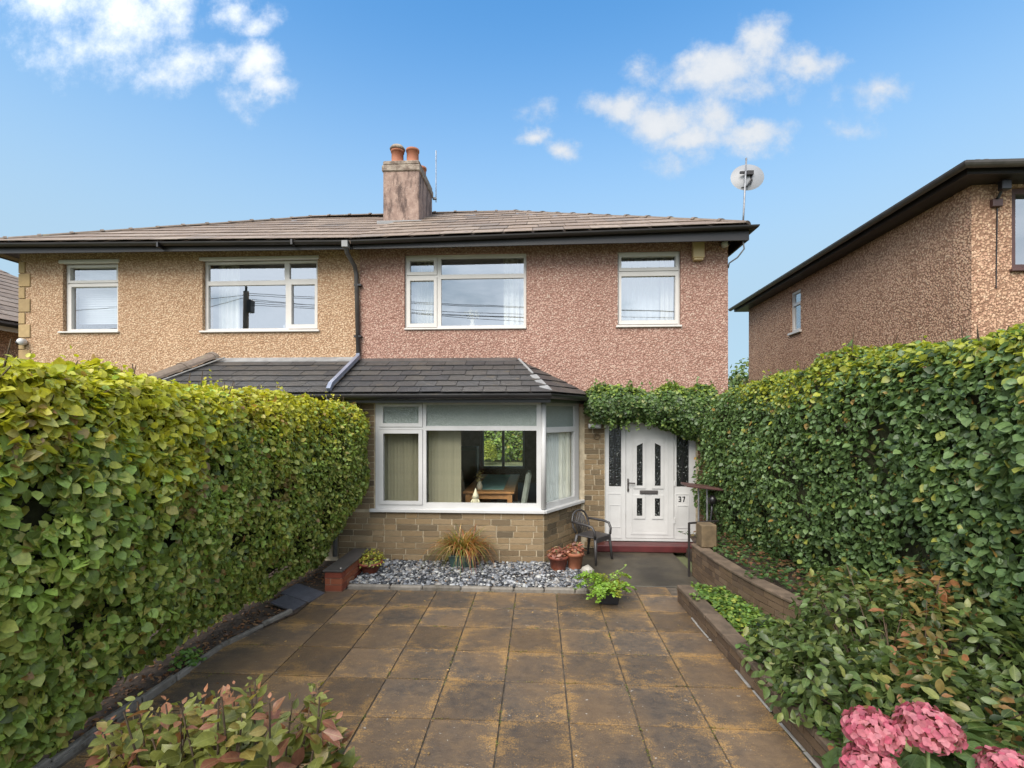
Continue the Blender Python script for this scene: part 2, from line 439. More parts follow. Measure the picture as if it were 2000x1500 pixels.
class MB:
    def __init__(s):
        s.v, s.f = [], []

    def add(s, vs, fs):
        o = len(s.v)
        s.v += [tuple(p) for p in vs]
        s.f += [tuple(i + o for i in f) for f in fs]
        return s

    def box(s, x0, x1, y0, y1, z0, z1, M=None):
        vs = [Vector((x, y, z)) for z in (z0, z1) for y in (y0, y1) for x in (x0, x1)]
        if M:
            vs = [M @ p for p in vs]
        return s.add(vs, [(0, 2, 3, 1), (4, 5, 7, 6), (0, 1, 5, 4), (2, 6, 7, 3), (0, 4, 6, 2), (1, 3, 7, 5)])

    def prism(s, poly, axis):
        """poly: list of 3-D points (a planar polygon), axis: extrusion vector."""
        a = Vector(axis)
        n = len(poly)
        p0 = [Vector(p) for p in poly]
        p1 = [p + a for p in p0]
        return s.add(p0 + p1, [tuple(range(n))[::-1], tuple(range(n, 2 * n))] + [(i, (i + 1) % n, (i + 1) % n + n, i + n) for i in range(n)])

    def tube(s, path, r, n=8, cap=True):
        P = [Vector(p) for p in path]
        rs = r if isinstance(r, (list, tuple)) else [r] * len(P)
        ref = None
        rings = []
        for i, p in enumerate(P):
            t = (P[min(i + 1, len(P) - 1)] - P[max(i - 1, 0)]).normalized()
            if ref is None:
                ref = t.orthogonal().normalized()
            ref = (ref - t * ref.dot(t)).normalized()
            b = t.cross(ref)
            rings.append([p + (ref * math.cos(2 * math.pi * k / n) + b * math.sin(2 * math.pi * k / n)) * rs[i] for k in range(n)])
        vs = [q for g in rings for q in g]
        fs = [(i * n + k, i * n + (k + 1) % n, (i + 1) * n + (k + 1) % n, (i + 1) * n + k) for i in range(len(P) - 1) for k in range(n)]
        if cap:
            fs += [tuple(range(n))[::-1], tuple(range((len(P) - 1) * n, len(P) * n))]
        return s.add(vs, fs)

    def lathe(s, prof, c=(0, 0, 0), n=24, sx=1.0, sy=1.0):
        vs = [(c[0] + r * math.cos(2 * math.pi * k / n) * sx, c[1] + r * math.sin(2 * math.pi * k / n) * sy, c[2] + z) for r, z in prof for k in range(n)]
        m = len(prof)
        fs = [(i * n + k, i * n + (k + 1) % n, (i + 1) * n + (k + 1) % n, (i + 1) * n + k) for i in range(m - 1) for k in range(n)]
        fs += [tuple(range(n))[::-1], tuple(range((m - 1) * n, m * n))]
        return s.add(vs, fs)

    def grid(s, rect, holes, T, d0, d1):
        """A plate with rectangular holes. T(u, d, z) -> point; front face at d0, back at d1."""
        us = sorted({rect[0], rect[1]} | {h[i] for h in holes for i in (0, 1)})
        zs = sorted({rect[2], rect[3]} | {h[i] for h in holes for i in (2, 3)})

        def solid(i, j):
            if not (0 <= i < len(us) - 1 and 0 <= j < len(zs) - 1):
                return False
            cu, cz = (us[i] + us[i + 1]) / 2, (zs[j] + zs[j + 1]) / 2
            return not any(h[0] < cu < h[1] and h[2] < cz < h[3] for h in holes)
        for i in range(len(us) - 1):
            for j in range(len(zs) - 1):
                if not solid(i, j):
                    continue
                u0, u1, z0, z1 = us[i], us[i + 1], zs[j], zs[j + 1]
                q = [T(u0, d0, z0), T(u1, d0, z0), T(u1, d0, z1), T(u0, d0, z1), T(u0, d1, z0), T(u1, d1, z0), T(u1, d1, z1), T(u0, d1, z1)]
                fs = [(0, 1, 2, 3), (5, 4, 7, 6)]
                if not solid(i - 1, j): fs.append((4, 0, 3, 7))
                if not solid(i + 1, j): fs.append((1, 5, 6, 2))
                if not solid(i, j - 1): fs.append((4, 5, 1, 0))
                if not solid(i, j + 1): fs.append((3, 2, 6, 7))
                s.add(q, fs)
        return s

    def mesh(s, name, smooth=False, bevel=0.0):
        me = bpy.data.meshes.new(name)
        me.from_pydata(s.v, [], s.f)
        if bevel:
            bm = bmesh.new()
            bm.from_mesh(me)
            bmesh.ops.bevel(bm, geom=bm.edges[:], offset=bevel, segments=1, affect='EDGES', clamp_overlap=True)
            bm.to_mesh(me)
            bm.free()
        if smooth:
            me.polygons.foreach_set('use_smooth', [True] * len(me.polygons))
        me.update()
        return me

    def obj(s, name, mat, parent=None, smooth=False, M=None, bevel=0.0):
        return obj(name, s.mesh(name, smooth, bevel), mat, parent, M)

def TX(y):                       # wall facing the camera: u = x, depth grows into the house
    return lambda u, d, z: (u, y + d, z)

def TL(A, B):                    # wall along the line A->B seen from outside (outside to the right of A->B)
    A, B = Vector((A[0], A[1])), Vector((B[0], B[1]))
    e = (B - A).normalized()
    n = Vector((-e.y, e.x))      # into the building
    def T(u, d, z):
        p = A + e * u + n * d
        return (p.x, p.y, z)
    return T

def frame_matrix(T, u, z, d=0.0):
    o = Vector(T(u, d, z)); ex = (Vector(T(u + 1, d, z)) - o); ey = Vector(T(u, d + 1, z)) - o
    M = Matrix.Identity(4)
    for i in range(3):
        M[i][0], M[i][1], M[i][2], M[i][3] = ex[i], ey[i], (0, 0, 1)[i], o[i]
    return M

# irregular brick blanks shared by all bricks (unit cube centred on x and z, front face at y = 0)
def brick_mesh(name, mat, k, rough=0.012, bevel=0.02):
    r = random.Random(k)
    b = MB().box(-.5, .5, 0, 1, -.5, .5)
    me = b.mesh(name, bevel=bevel)
    for q in me.vertices:
        q.co += Vector((r.uniform(-1, 1) * rough, r.uniform(-1, 1) * 0.03, r.uniform(-1, 1) * rough * 3))
    me.materials.append(MATS[mat])
    return me

BRICK = {m: [brick_mesh('brick', m, k) for k in range(4)] for m in ('stone_brick', 'dark_brick', 'red_brick', 'wall_brick')}

def lay_bricks(T, u0, u1, z0, z1, mat, parent, L=0.29, H=0.085, joint=0.015, depth=0.05, proud=0.0, skip=None, name='brick'):
    z, row, n = z0, 0, 0
    rows = max(1, round((z1 - z0) / H))
    H = (z1 - z0) / rows
    for row in range(rows):
        u = u0 - (L / 2 if row % 2 else random.uniform(0, .08))
        while u < u1 - .02:
            l = L * random.choice((.85, 1, 1, 1.12, .62 if L > .25 else 1))
            a, b = max(u, u0), min(u + l, u1)
            if u1 - b < .05:
                b = u1
            u += l
            if b - a < .035:
                continue
            if skip and skip((a + b) / 2, z0 + (row + .5) * H):
                continue
            M = frame_matrix(T, (a + b) / 2, z0 + (row + .5) * H, -proud - random.uniform(0, .004)) @ Matrix.Diagonal((b - a - joint, depth, H - joint, 1))
            obj(name, random.choice(BRICK[mat]), None, parent, M)
            n += 1
            if b >= u1:
                break
    return n

def clip(poly, a, b):
    """Clip a 2-D polygon to the left of the line a->b."""
    out = []
    side = lambda p: (b[0] - a[0]) * (p[1] - a[1]) - (b[1] - a[1]) * (p[0] - a[0])
    for i, p in enumerate(poly):
        q = poly[(i + 1) % len(poly)]
        sp, sq = side(p), side(q)
        if sp >= 0:
            out.append(p)
        if sp * sq < 0:
            t = sp / (sp - sq)
            out.append((p[0] + t * (q[0] - p[0]), p[1] + t * (q[1] - p[1])))
    return out

def lay_slates(O, U, V, region, gauge, width, mat, parent, thick=.008, limit=None, keep=None):
    """Cover the convex 2-D region of the roof plane (O, unit U along, unit V upslope) with lapped slates."""
    O, U, V = Vector(O), Vector(U).normalized(), Vector(V).normalized()
    Nn = U.cross(V).normalized()
    if Nn.z < 0: Nn = -Nn
    us, vs = [p[0] for p in region], [p[1] for p in region]
    rows = math.ceil((max(vs) - min(vs)) / gauge)
    n = 0
    for r in range(rows):
        v0 = min(vs) + r * gauge
        u = min(us) - (width / 2 if r % 2 else 0) - random.uniform(0, .06)
        while u < max(us):
            w = width * random.uniform(.88, 1.12)
            dv = random.uniform(-.012, .008)
            poly = [(u + .004, v0 + dv), (u + w - .004, v0 + dv + random.uniform(-.005, .005)), (u + w - .004, v0 + gauge * 1.12), (u + .004, v0 + gauge * 1.12)]
            u += w
            for i in range(len(region)):
                poly = clip(poly, region[i], region[(i + 1) % len(region)])
                if len(poly) < 3: break
            if len(poly) < 3: continue
            area = abs(sum(poly[i][0] * poly[(i + 1) % len(poly)][1] - poly[(i + 1) % len(poly)][0] * poly[i][1] for i in range(len(poly)))) / 2
            if area < .004: continue
            lift = random.uniform(0, .004)
            pts = []
            for a, b in poly:
                k = max(0.0, min(1.0, (b - v0) / (gauge * 1.12)))      # tail rides over the course below
                pts.append(O + U * a + V * b + Nn * (.016 * (1 - k) + .004 + lift))
            MB().prism(pts, -Nn * thick).obj('slate', mat, parent)
            n += 1
    return n

def ridge_tiles(A, B, parent, step=.48, r=.11, mat='ridge_clay', down=.06):
    A, B = Vector(A), Vector(B)
    L = (B - A).length
    n = max(1, round(L / step))
    t = (B - A).normalized()
    s = t.cross(Vector((0, 0, 1))).normalized()
    up = s.cross(t).normalized()
    for k in range(n):
        mb = MB()
        p0, p1 = A + t * (L * k / n + .004), A + t * (L * (k + 1) / n - .004)
        def arc(p, rr, lift=0.0):
            return [p + s * (math.cos(a) * rr * 1.25) + up * (math.sin(a) * rr * .62 - down * .5 + lift) for a in [math.pi * i / 8 for i in range(9)]]
        jz = random.uniform(-.006, .006)
        rings = [arc(p0, r, jz), arc(p1 - t * .05, r, jz), arc(p1 - t * .05, r + .022, jz), arc(p1, r + .022, jz)]
        vs = [q for g in rings for q in g]
        fs = [(i * 9 + j, i * 9 + j + 1, (i + 1) * 9 + j + 1, (i + 1) * 9 + j) for i in range(3) for j in range(8)]
        fs += [tuple(range(9))[::-1], tuple(range(27, 36))]
        mb.add(vs, fs)
        mb.obj('ridge_tile', mat, parent)

def gutter(path, parent, mat='black_plastic', r=.06, name='gutter'):
    """A half-round channel along a horizontal path; open on top."""
    P = [Vector(p) for p in path]
    prof = [(math.cos(a) * r, math.sin(a) * r) for a in [math.pi + math.pi * i / 8 for i in range(9)]] + [(r * .88, 0), ] + [(math.cos(a) * r * .88, math.sin(a) * r * .88) for a in [2 * math.pi - math.pi * i / 8 for i in range(1, 9)]]
    n = len(prof)
    rings = []
    for i, p in enumerate(P):
        d0 = (P[i] - P[i - 1]).normalized() if i else (P[1] - P[0]).normalized()
        d1 = (P[i + 1] - P[i]).normalized() if i < len(P) - 1 else d0
        s0 = Vector((d0.y, -d0.x, 0)).normalized(); s1 = Vector((d1.y, -d1.x, 0)).normalized()
        s = (s0 + s1).normalized()
        s = s / max(.4, s.dot(s0))
        rings.append([p + s * a + Vector((0, 0, b)) for a, b in prof])
    vs = [q for g in rings for q in g]
    fs = [(i * n + k, i * n + (k + 1) % n, (i + 1) * n + (k + 1) % n, (i + 1) * n + k) for i in range(len(P) - 1) for k in range(n)]
    fs += [tuple(range(n))[::-1], tuple(range((len(P) - 1) * n, len(P) * n))]
    return MB().add(vs, fs).obj(name, mat, parent)

# ------------------------------------------------------------------ foliage helpers
LT_V = np.array([(0, 0, 0), (-.34, .26, .07), (0, .28, -.01), (.34, .26, .07), (-.36, .58, .05), (0, .6, -.04), (.36, .58, .05), (-.16, .85, -.04), (.16, .85, -.04), (0, 1, -.12)], float)
LT_F = [(0, 2, 1), (0, 3, 2), (1, 2, 5, 4), (2, 3, 6, 5), (4, 5, 7), (5, 8, 7), (5, 6, 8), (7, 8, 9)]
# a finer blade for the leaves that show largest
_rows = [(.0, .015), (.08, .17), (.2, .30), (.36, .375), (.52, .375), (.68, .30), (.82, .185), (.93, .07), (1.0, .008)]
FT_V = np.array([(s_ * w_, y_, .16 * w_ + .03 * math.sin(9 * y_ + 2 * s_) * w_ * 3 - .13 * y_ ** 2) if s_ else (0, y_, -.13 * y_ ** 2) for y_, w_ in _rows for s_ in (-1, 0, 1)], float)
FT_F = [(3 * i + a, 3 * i + a + 1, 3 * i + a + 4, 3 * i + a + 3) for i in range(len(_rows) - 1) for a in (0, 1)]

def nrm(a):
    return a / np.maximum(np.linalg.norm(a, axis=1, keepdims=True), 1e-9)

_K = rng.normal(size=(24, 3)); _PH = rng.uniform(0, 6.28, 24)
def wob(p, freq=1.0, n=10, o=0):
    """Smooth pseudo-noise in about -1..1 at points p (N,3)."""
    s = np.zeros(len(p))
    for i in range(n):
        k = _K[(i + o) % 24] * freq * (1 + .35 * i)
        s += np.sin(p @ k + _PH[(i + o) % 24] * (1 + o)) / (1 + .25 * i)
    return s / 2.6

def leaf_frames(pos, nor, size, jitter=.55, droop=.6, upward=.35):
    n = len(pos)
    nn = nrm(nor + rng.normal(size=(n, 3)) * jitter * .6 + np.array([0, 0, upward]))
    ax = rng.normal(size=(n, 3)) * .7 + np.array([0, 0, -droop]) + nor * .35
    ax = nrm(ax - nn * np.sum(ax * nn, axis=1, keepdims=True))
    bx = np.cross(ax, nn)
    return bx, ax, nn

def leaf_mesh(name, pos, fr, size, tint, width=1.0, mat='leaf_mass', fine=False):
    bx, ax, nn = fr
    LT_V, LT_F = (FT_V, FT_F) if fine else (globals()['LT_V'], globals()['LT_F'])
    n = len(pos)
    V = pos[:, None, :] + size[:, None, None] * (LT_V[None, :, 0, None] * width * bx[:, None, :] + LT_V[None, :, 1, None] * ax[:, None, :] + LT_V[None, :, 2, None] * nn[:, None, :])
    k = len(LT_V)
    V = V.reshape(-1, 3)
    loops, starts, tot = [], [], 0
    lv = [i for f in LT_F for i in f]
    ls = np.cumsum([0] + [len(f) for f in LT_F])[:-1]
    nl = len(lv)
    L = (np.array(lv)[None, :] + (np.arange(n) * k)[:, None]).ravel()
    S = (ls[None, :] + (np.arange(n) * nl)[:, None]).ravel()
    me = bpy.data.meshes.new(name)
    me.vertices.add(len(V)); me.vertices.foreach_set('co', V.ravel().astype(np.float32))
    me.loops.add(len(L)); me.loops.foreach_set('vertex_index', L.astype(np.int32))
    me.polygons.add(len(S)); me.polygons.foreach_set('loop_start', S.astype(np.int32))
    me.update(calc_edges=True)
    me.polygons.foreach_set('use_smooth', np.ones(len(S), bool))
    at = me.color_attributes.new('tint', 'FLOAT_COLOR', 'POINT')
    col = np.ones((n, k, 4), np.float32)
    col[:, :, :3] = tint[:, None, :]
    at.data.foreach_set('color', col.ravel())
    me.materials.append(MATS[mat])
    return me

_lm = {}
def single_leaf(width):
    if width not in _lm:
        me = bpy.data.meshes.new('leaf')
        v = FT_V.copy(); v[:, 0] *= width
        me.from_pydata([tuple(q) for q in v], [], FT_F)
        me.polygons.foreach_set('use_smooth', [True] * len(FT_F))
        me.materials.append(MATS['leaf_single'])
        _lm[width] = me
    return _lm[width]

CAMP = np.array([0, 0, 2.15])
def in_view(pos):
    d = pos - CAMP
    f = np.array([-math.sin(YAW), math.cos(YAW), 0]); r = np.array([math.cos(YAW), math.sin(YAW), 0])
    z = d @ f
    u = (d @ r) / np.maximum(z, .01); v = d[:, 2] / np.maximum(z, .01)
    return (z > .2) & (np.abs(u) < 1.03) & (v > -.71) & (v < .8), z

def foliage(root, pos, nor, size, tint, width=1.0, singles=300, jitter=.55, droop=.6, upward=.35, name='foliage', outer=None, fine=False):
    """Leaves of one plant: the ones that show largest as objects of their own, the rest as one mass."""
    fr = leaf_frames(pos, nor, size, jitter, droop, upward)
    sel = np.zeros(len(pos), bool)
    if singles:
        ok, z = in_view(pos)
        to = nrm(CAMP - pos)
        facing = np.sum(to * nor, axis=1)
        score = np.where(ok, size / np.maximum(z, .3) * (1 + .8 * facing), -1)
        if outer is not None:
            score = np.where(outer, score, -1)
        idx = np.argsort(-score)[:singles]
        idx = idx[score[idx] > 0]
        sel[idx] = True
        me = single_leaf(width)
        for i in idx:
            M = Matrix.Identity(4)
            for a, ve in enumerate((fr[0][i], fr[1][i], fr[2][i])):
                for b in range(3):
                    M[b][a] = ve[b] * size[i]
            for b in range(3):
                M[b][3] = pos[i][b]
            o = obj('leaf', me, None, root, M)
            o.color = (*[float(q) for q in tint[i]], 1)
    k = ~sel
    if k.any():
        o = obj(name, leaf_mesh(name, pos[k], tuple(a[k] for a in fr), size[k], tint[k], width, fine=fine), None, root)
        o['kind'] = 'stuff'

LEAF = 1.3
def tints(n, base, spread=.25, mixes=()):
    """base colour with per-leaf variation; mixes: (probability array or float, colour)."""
    t = np.tile(np.array(base), (n, 1)) * (1 + rng.normal(size=(n, 1)) * spread).clip(.35, 2)
    for p, c in mixes:
        m = rng.random(n) < p
        f = rng.uniform(.45, 1, (n, 1)) * m[:, None]
        t = t * (1 - f) + np.array(c) * f
    return np.minimum(t * LEAF, .8)

# ================================================================== SETTING
def structure(o):
    o['kind'] = 'structure'
    return o

structure(MB().add([(-400, -400, -.07), (400, -400, -.07), (400, 400, -.07), (-400, 400, -.07)], [(0, 1, 2, 3)]).obj('ground', 'ground_earth'))

# patio of square flags
patio = structure(MB().box(-3.0, 1.72, 2.44, 6.27, -.06, -.013).obj('patio', 'patio_bed'))
slab_me = []
for k in range(4):
    r_ = random.Random(90 + k)
    me = MB().box(-.5, .5, -.5, .5, -.04, 0).mesh('slab', bevel=.003)
    for q in me.vertices:
        q.co.x += r_.uniform(-1, 1) * .004
        q.co.y += r_.uniform(-1, 1) * .004
    me.materials.append(MATS['paving'])
    slab_me.append(me)
JX = [.212 + .485 * k for k in range(-6, 3)] + [1.685]
JY = [5.98, 5.47, 4.97, 4.475, 3.97, 3.455, 2.95, 2.45]
JX[0] = -2.72

def slab(x0, x1, y0, y1):
    g = .013
    M = Matrix.Translation(((x0 + x1) / 2, (y0 + y1) / 2, random.uniform(-.003, .001))) @ Euler((R(random.uniform(-.25, .25)), R(random.uniform(-.25, .25)), R(random.uniform(-.25, .25)))).to_matrix().to_4x4()
    obj('slab', random.choice(slab_me), None, patio, M @ Matrix.Diagonal((x1 - x0 - g, y1 - y0 - g, 1, 1)))

for i in range(len(JX) - 1):
    for j in range(len(JY) - 1):
        x0 = JX[i]
        if i == 0 and JY[j] < 5.0:
            x0 = -2.93
        slab(x0, JX[i + 1], JY[j + 1], JY[j])
for i in range(6, len(JX) - 1):
    slab(JX[i] if i > 6 else .62, JX[i + 1] if i < len(JX) - 2 else 1.60, 5.98, 6.26)
structure(MB().box(-2.95, 2.04, .3, 2.435, -.06, .02).obj('front_bed_soil', 'soil'))
structure(MB().box(.60, 2.10, 6.275, 8.02, -.06, .003).obj('path', 'concrete', bevel=.01))

# soil under the hedges
structure(MB().box(-5.6, -2.97, .4, 7.1, -.06, .012).obj('soil_bed', 'soil'))
sl = structure(MB().add([(-2.97, .4, .012), (-2.97, 7.1, .012), (-2.62, 7.1, .012), (-2.62, 5.2, .012), (-2.93, 4.4, .012), (-2.97, 3.2, .012)], [(0, 5, 4, 3, 2, 1)]).obj('soil_strip', 'soil'))

# kerb of small concrete edging stones along the left bed
kerb = structure(MB().box(-2.99, -2.96, .4, 3.2, -.05, .02).obj('kerb', 'kerb_concrete'))
kp = [(-3.0, .5), (-3.0, 3.2), (-2.955, 3.85), (-2.94, 4.4), (-2.80, 4.85), (-2.69, 5.22)]
for a, b in zip(kp[:-1], kp[1:]):
    A, B = Vector(a), Vector(b)
    n = max(1, round((B - A).length / .33))
    for k in range(n):
        p, q = A.lerp(B, k / n), A.lerp(B, (k + 1) / n)
        ang = math.atan2(q.y - p.y, q.x - p.x)
        M = Matrix.Translation(((p.x + q.x) / 2, (p.y + q.y) / 2, random.uniform(-.012, .012))) @ Matrix.Rotation(ang + R(random.uniform(-2.5, 2.5)), 4, 'Z') @ Matrix.Rotation(R(random.uniform(-4, 4)), 4, 'X')
        MB().box(-(q - p).length / 2 + .006, (q - p).length / 2 - .006, -.022, .022, -.06, .045).obj('kerb_stone', 'kerb_concrete', kerb, M=M, bevel=.008)

# ================================================================== HOUSES
def window(parent, T, rect, lights=(), sashes=(), d=.075, gmat='glass_clear', fmat='upvc', sill=None, mats=None, proud=.014):
    g = group_part('window', parent, T((rect[0] + rect[1]) / 2, d, rect[2]))
    MB().grid(rect, [l for l in lights] + [s[0] for s in sashes], T, d, d + .065).obj('frame', fmat, g)
    k = 0
    for s, l in sashes:
        MB().grid((s[0] + .003, s[1] - .003, s[2] + .003, s[3] - .003), [l], T, d - proud, d + .05).obj('sash', fmat, g)
    for l in list(lights) + [s[1] for s in sashes]:
        gm = (mats or {}).get(k, gmat)
        MB().grid((l[0] - .006, l[1] + .006, l[2] - .006, l[3] + .006), [], T, d + .030, d + .036).obj('pane', gm, g)
        k += 1
    if sill:
        u0, u1, z0, z1, out_ = sill
        MB().grid((u0, u1, z0, z1), [], T, -out_, d + .064).obj('sill', fmat, g, bevel=.006)
    return g

YW = 8.05
# ------------------------------------------------------------------ the pink house
H = thing('house', 'semi-detached house with pink pebbledash upper wall, white bay window and white front door', 'house', (0, YW, 0))
RW1, RW2 = (-2.225, -.20, 3.57, 4.825), (1.28, 2.285, 3.58, 4.815)
MB().grid((-2.976, 3.03, 2.30, 4.99), [RW1, RW2], TX(YW), 0, .28).obj('upper_wall', 'render_pink', H)
MB().grid((.282, 7.0, 0, 4.99), [], TL((3.03, YW), (3.03, YW + 10)), 0, .28).obj('side_wall', 'render_pink', H)
MB().grid((-2.976, 3.028, 0, 4.99), [(-1.72, -.42, .55, 2.25)], TX(14.77), 0, .28).obj('rear_wall', 'render_pink', H)
MB().box(-2.976, -2.87, YW + .282, 14.768, 0, 4.9).obj('party_wall', 'plaster', H)
bw = MB().grid((.66, 3.022, 0, 2.298), [(1.075, 2.54, .0, 2.06)], TX(YW), .012, .28).obj('brick_wall', 'mortar', H)
lay_bricks(TX(YW), .74, 1.07, .02, 2.28, 'stone_brick', bw, L=.26)
lay_bricks(TX(YW), 2.55, 3.02, .02, 2.28, 'dark_brick', bw, L=.26)
# bay: dwarf wall, pier, angled cheek
BA, BB = (.074, 7.10), (.70, 8.05)
TB = TL(BA, BB)
SL = math.hypot(BB[0] - BA[0], BB[1] - BA[1])
mb = MB().grid((-2.95, .072, 0, .742), [], TX(7.10), .012, .22)
mb.grid((.012, SL, 0, .740), [], TB, .012, .22)
mb.grid((-2.95, -2.405, .742, 2.34), [], TX(7.10), .012, .22)
bay = mb.obj('bay_wall', 'mortar', H)
lay_bricks(TX(7.10), -2.95, .072, .03, .735, 'stone_brick', bay)
lay_bricks(TB, .006, SL - .02, .03, .735, 'stone_brick', bay, L=.26)
lay_bricks(TX(7.10), -2.95, -2.41, .77, 2.33, 'stone_brick', bay)
# bay windows
window(H, TX(7.10), (-2.40, .070, .79, 2.345), lights=[(-1.645, -.030, 2.0, 2.31), (-1.645, -.030, .875, 1.935)],
       sashes=[((-2.345, -1.695, 1.985, 2.33), (-2.285, -1.755, 2.04, 2.285)), ((-2.345, -1.695, .845, 1.95), (-2.28, -1.755, .895, 1.89))],
       d=.02, mats={0: 'glass_frosted', 2: 'glass_frosted'}, sill=(-2.47, .09, .742, .79, .05))
window(H, TB, (.012, SL - .06, .787, 2.343), lights=[(.075, .94, 1.98, 2.30), (.075, .94, .865, 1.90)],
       d=.02, mats={0: 'glass_frosted'}, sill=(-.01, SL + .02, .740, .787, .05))
MB().tube([(.072, 7.125, .80), (.072, 7.125, 2.34)], .038, 10).obj('corner_post', 'upvc', H, smooth=True)
# upper windows
window(H, TX(YW), (RW1[0] + .004, RW1[1] - .004, 3.60, RW1[3] - .004), lights=[(-1.62, -.245, 4.495, 4.765), (-1.62, -.245, 3.645, 4.425)],
       sashes=[((-2.20, -1.685, 4.49, 4.79), (-2.145, -1.74, 4.545, 4.735)), ((-2.20, -1.685, 3.62, 4.455), (-2.14, -1.74, 3.685, 4.40))],
       d=.05, gmat='glass_mirror', fmat='upvc_warm', sill=(-2.222, -.203, 3.572, 3.60, .03))
window(H, TX(YW), (RW2[0] + .004, RW2[1] - .004, 3.61, RW2[3] - .004),
       sashes=[((1.30, 2.262, 4.50, 4.79), (1.345, 2.215, 4.557, 4.74)), ((1.30, 2.262, 3.635, 4.475), (1.345, 2.21, 3.70, 4.42))],
       d=.05, gmat='glass_mirror', fmat='upvc_warm', sill=(1.25, 2.30, 3.578, 3.61, .035))
# rear window of the dining room
window(H, TX(14.77), (-1.716, -.424, .554, 2.246), lights=[(-1.66, -1.11, .62, 2.19), (-1.03, -.48, .62, 2.19)], d=.08)
# front door with side lights
dr = group_part('front_door', H, (1.8, YW, .1))
TD = TX(YW)
MB().grid((1.078, 2.537, .112, 2.045), [(1.146, 1.346, .995, 1.99), (1.417, 2.197, .15, 2.018), (2.231, 2.433, .998, 1.99)], TD, .05, .12).obj('door_frame', 'upvc', dr)
leaf_ = MB().grid((1.424, 2.19, .157, 2.011), [(1.594, 1.692, 1.01, 1.715), (1.884, 1.982, 1.01, 1.715), (1.594, 1.686, .518, .81), (1.884, 1.972, .518, .81)], TD, .06, .105).obj('door_leaf', 'upvc', dr)
mb = MB().grid((1.50, 2.10, .215, 1.935), [(1.525, 2.075, .24, 1.91)], TD, .053, .0605)
for u0, u1, z0, z1 in ((1.594, 1.692, 1.01, 1.715), (1.884, 1.982, 1.01, 1.715), (1.594, 1.686, .518, .81), (1.884, 1.972, .518, .81)):
    mb.grid((u0 - .045, u1 + .045, z0 - .045, z1 + .05), [(u0 + .001, u1 - .001, z0 + .001, z1 - .001)], TD, .046, .0605)
mb.obj('moulding', 'upvc', leaf_)
for x0, x1, tall in ((1.594, 1.692, 1), (1.884, 1.982, -1)):
    MB().box(x0 - .004, x1 + .004, YW + .075, YW + .082, 1.006, 1.719).obj('pane', 'glass_leaded', leaf_)
    hx = x1 if tall > 0 else x0
    lx = x0 if tall > 0 else x1
    MB().prism([(lx, YW + .0445, 1.66), (lx, YW + .0445, 1.762), (hx, YW + .0445, 1.762), (hx, YW + .0445, 1.708)], (0, .02, 0)).obj('arch_piece', 'upvc', leaf_)
for x0, x1 in ((1.594, 1.686), (1.884, 1.972)):
    MB().box(x0 - .004, x1 + .004, YW + .075, YW + .082, .514, .814).obj('pane', 'glass_leaded', leaf_)
MB().box(1.645, 1.933, YW + .040, YW + .0605, .878, .936).box(1.665, 1.913, YW + .034, YW + .041, .89, .924).obj('letterbox', 'dark_pipe', leaf_, bevel=.003)
MB().box(1.443, 1.468, YW + .046, YW + .0605, .91, 1.125).tube([(1.455, YW + .05, 1.06), (1.455, YW + .005, 1.06), (1.56, YW + .005, 1.055)], .011, 8).lathe([(.001, 0), (.016, 0), (.016, .012)], (1.455, YW + .04, .95), 10).obj('handle', 'dark_pipe', leaf_, bevel=.002)
for u0, u1 in ((1.146, 1.346), (2.231, 2.433)):
    MB().box(u0 - .005, u1 + .005, YW + .085, YW + .092, .99, 1.995).obj('side_pane', 'glass_leaded', dr)
    c_ = (u0 + u1) / 2
    for zc, hh in ((1.80, .18), (1.40, .16), (1.13, .12)):
        MB().prism([(c_ - .022, YW + .079, zc), (c_, YW + .079, zc - hh), (c_ + .022, YW + .079, zc), (c_, YW + .079, zc + hh)], (0, .004, 0)).obj('glass_motif', 'black_plastic', dr)
    mb = MB().grid((u0 - .02, u1 + .004, .155, .885), [(u0 - .008, u1 - .008, .167, .873)], TD, .043, .0505)
    mb.grid((u0 + .008, u1 - .010, .33, .70), [(u0 + .020, u1 - .022, .342, .688)], TD, .043, .0505)
    mb.obj('side_panel', 'upvc', dr)
for zc in (.45, 1.05, 1.72):
    MB().box(2.186, 2.214, YW + .034, YW + .052, zc - .045, zc + .045).obj('hinge', 'upvc', dr, bevel=.004)
# house number 37 in dark blocks
nb = MB()
def glyph(x, segs):
    for a0, a1, b0, b1 in segs:
        nb.box(x + a0, x + a1, YW + .044, YW + .0505, .757 + b0, .757 + b1)
glyph(2.262, [(0, .042, .070, .085), (.028, .042, .048, .070), (.010, .042, .036, .048), (.028, .042, .014, .036), (0, .042, 0, .014)])
nb.prism([(2.325, YW + .044, .827), (2.325, YW + .044, .842), (2.368, YW + .044, .842), (2.368, YW + .044, .827)], (0, .0065, 0))
nb.prism([(2.353, YW + .0438, .828), (2.3678, YW + .0438, .828), (2.348, YW + .0438, .757), (2.332, YW + .0438, .757)], (0, .0066, 0))
nb.obj('house_number', 'black_plastic', dr)
MB().box(.90, 2.56, 7.80, 8.06, .006, .110).obj('door_step', 'red_step', H, bevel=.01)

# bay roof of the pink house
def planar(O, U, V, pts):
    O, U, V = Vector(O), Vector(U).normalized(), Vector(V).normalized()
    return [((Vector(p) - O).dot(U), (Vector(p) - O).dot(V)) for p in pts]

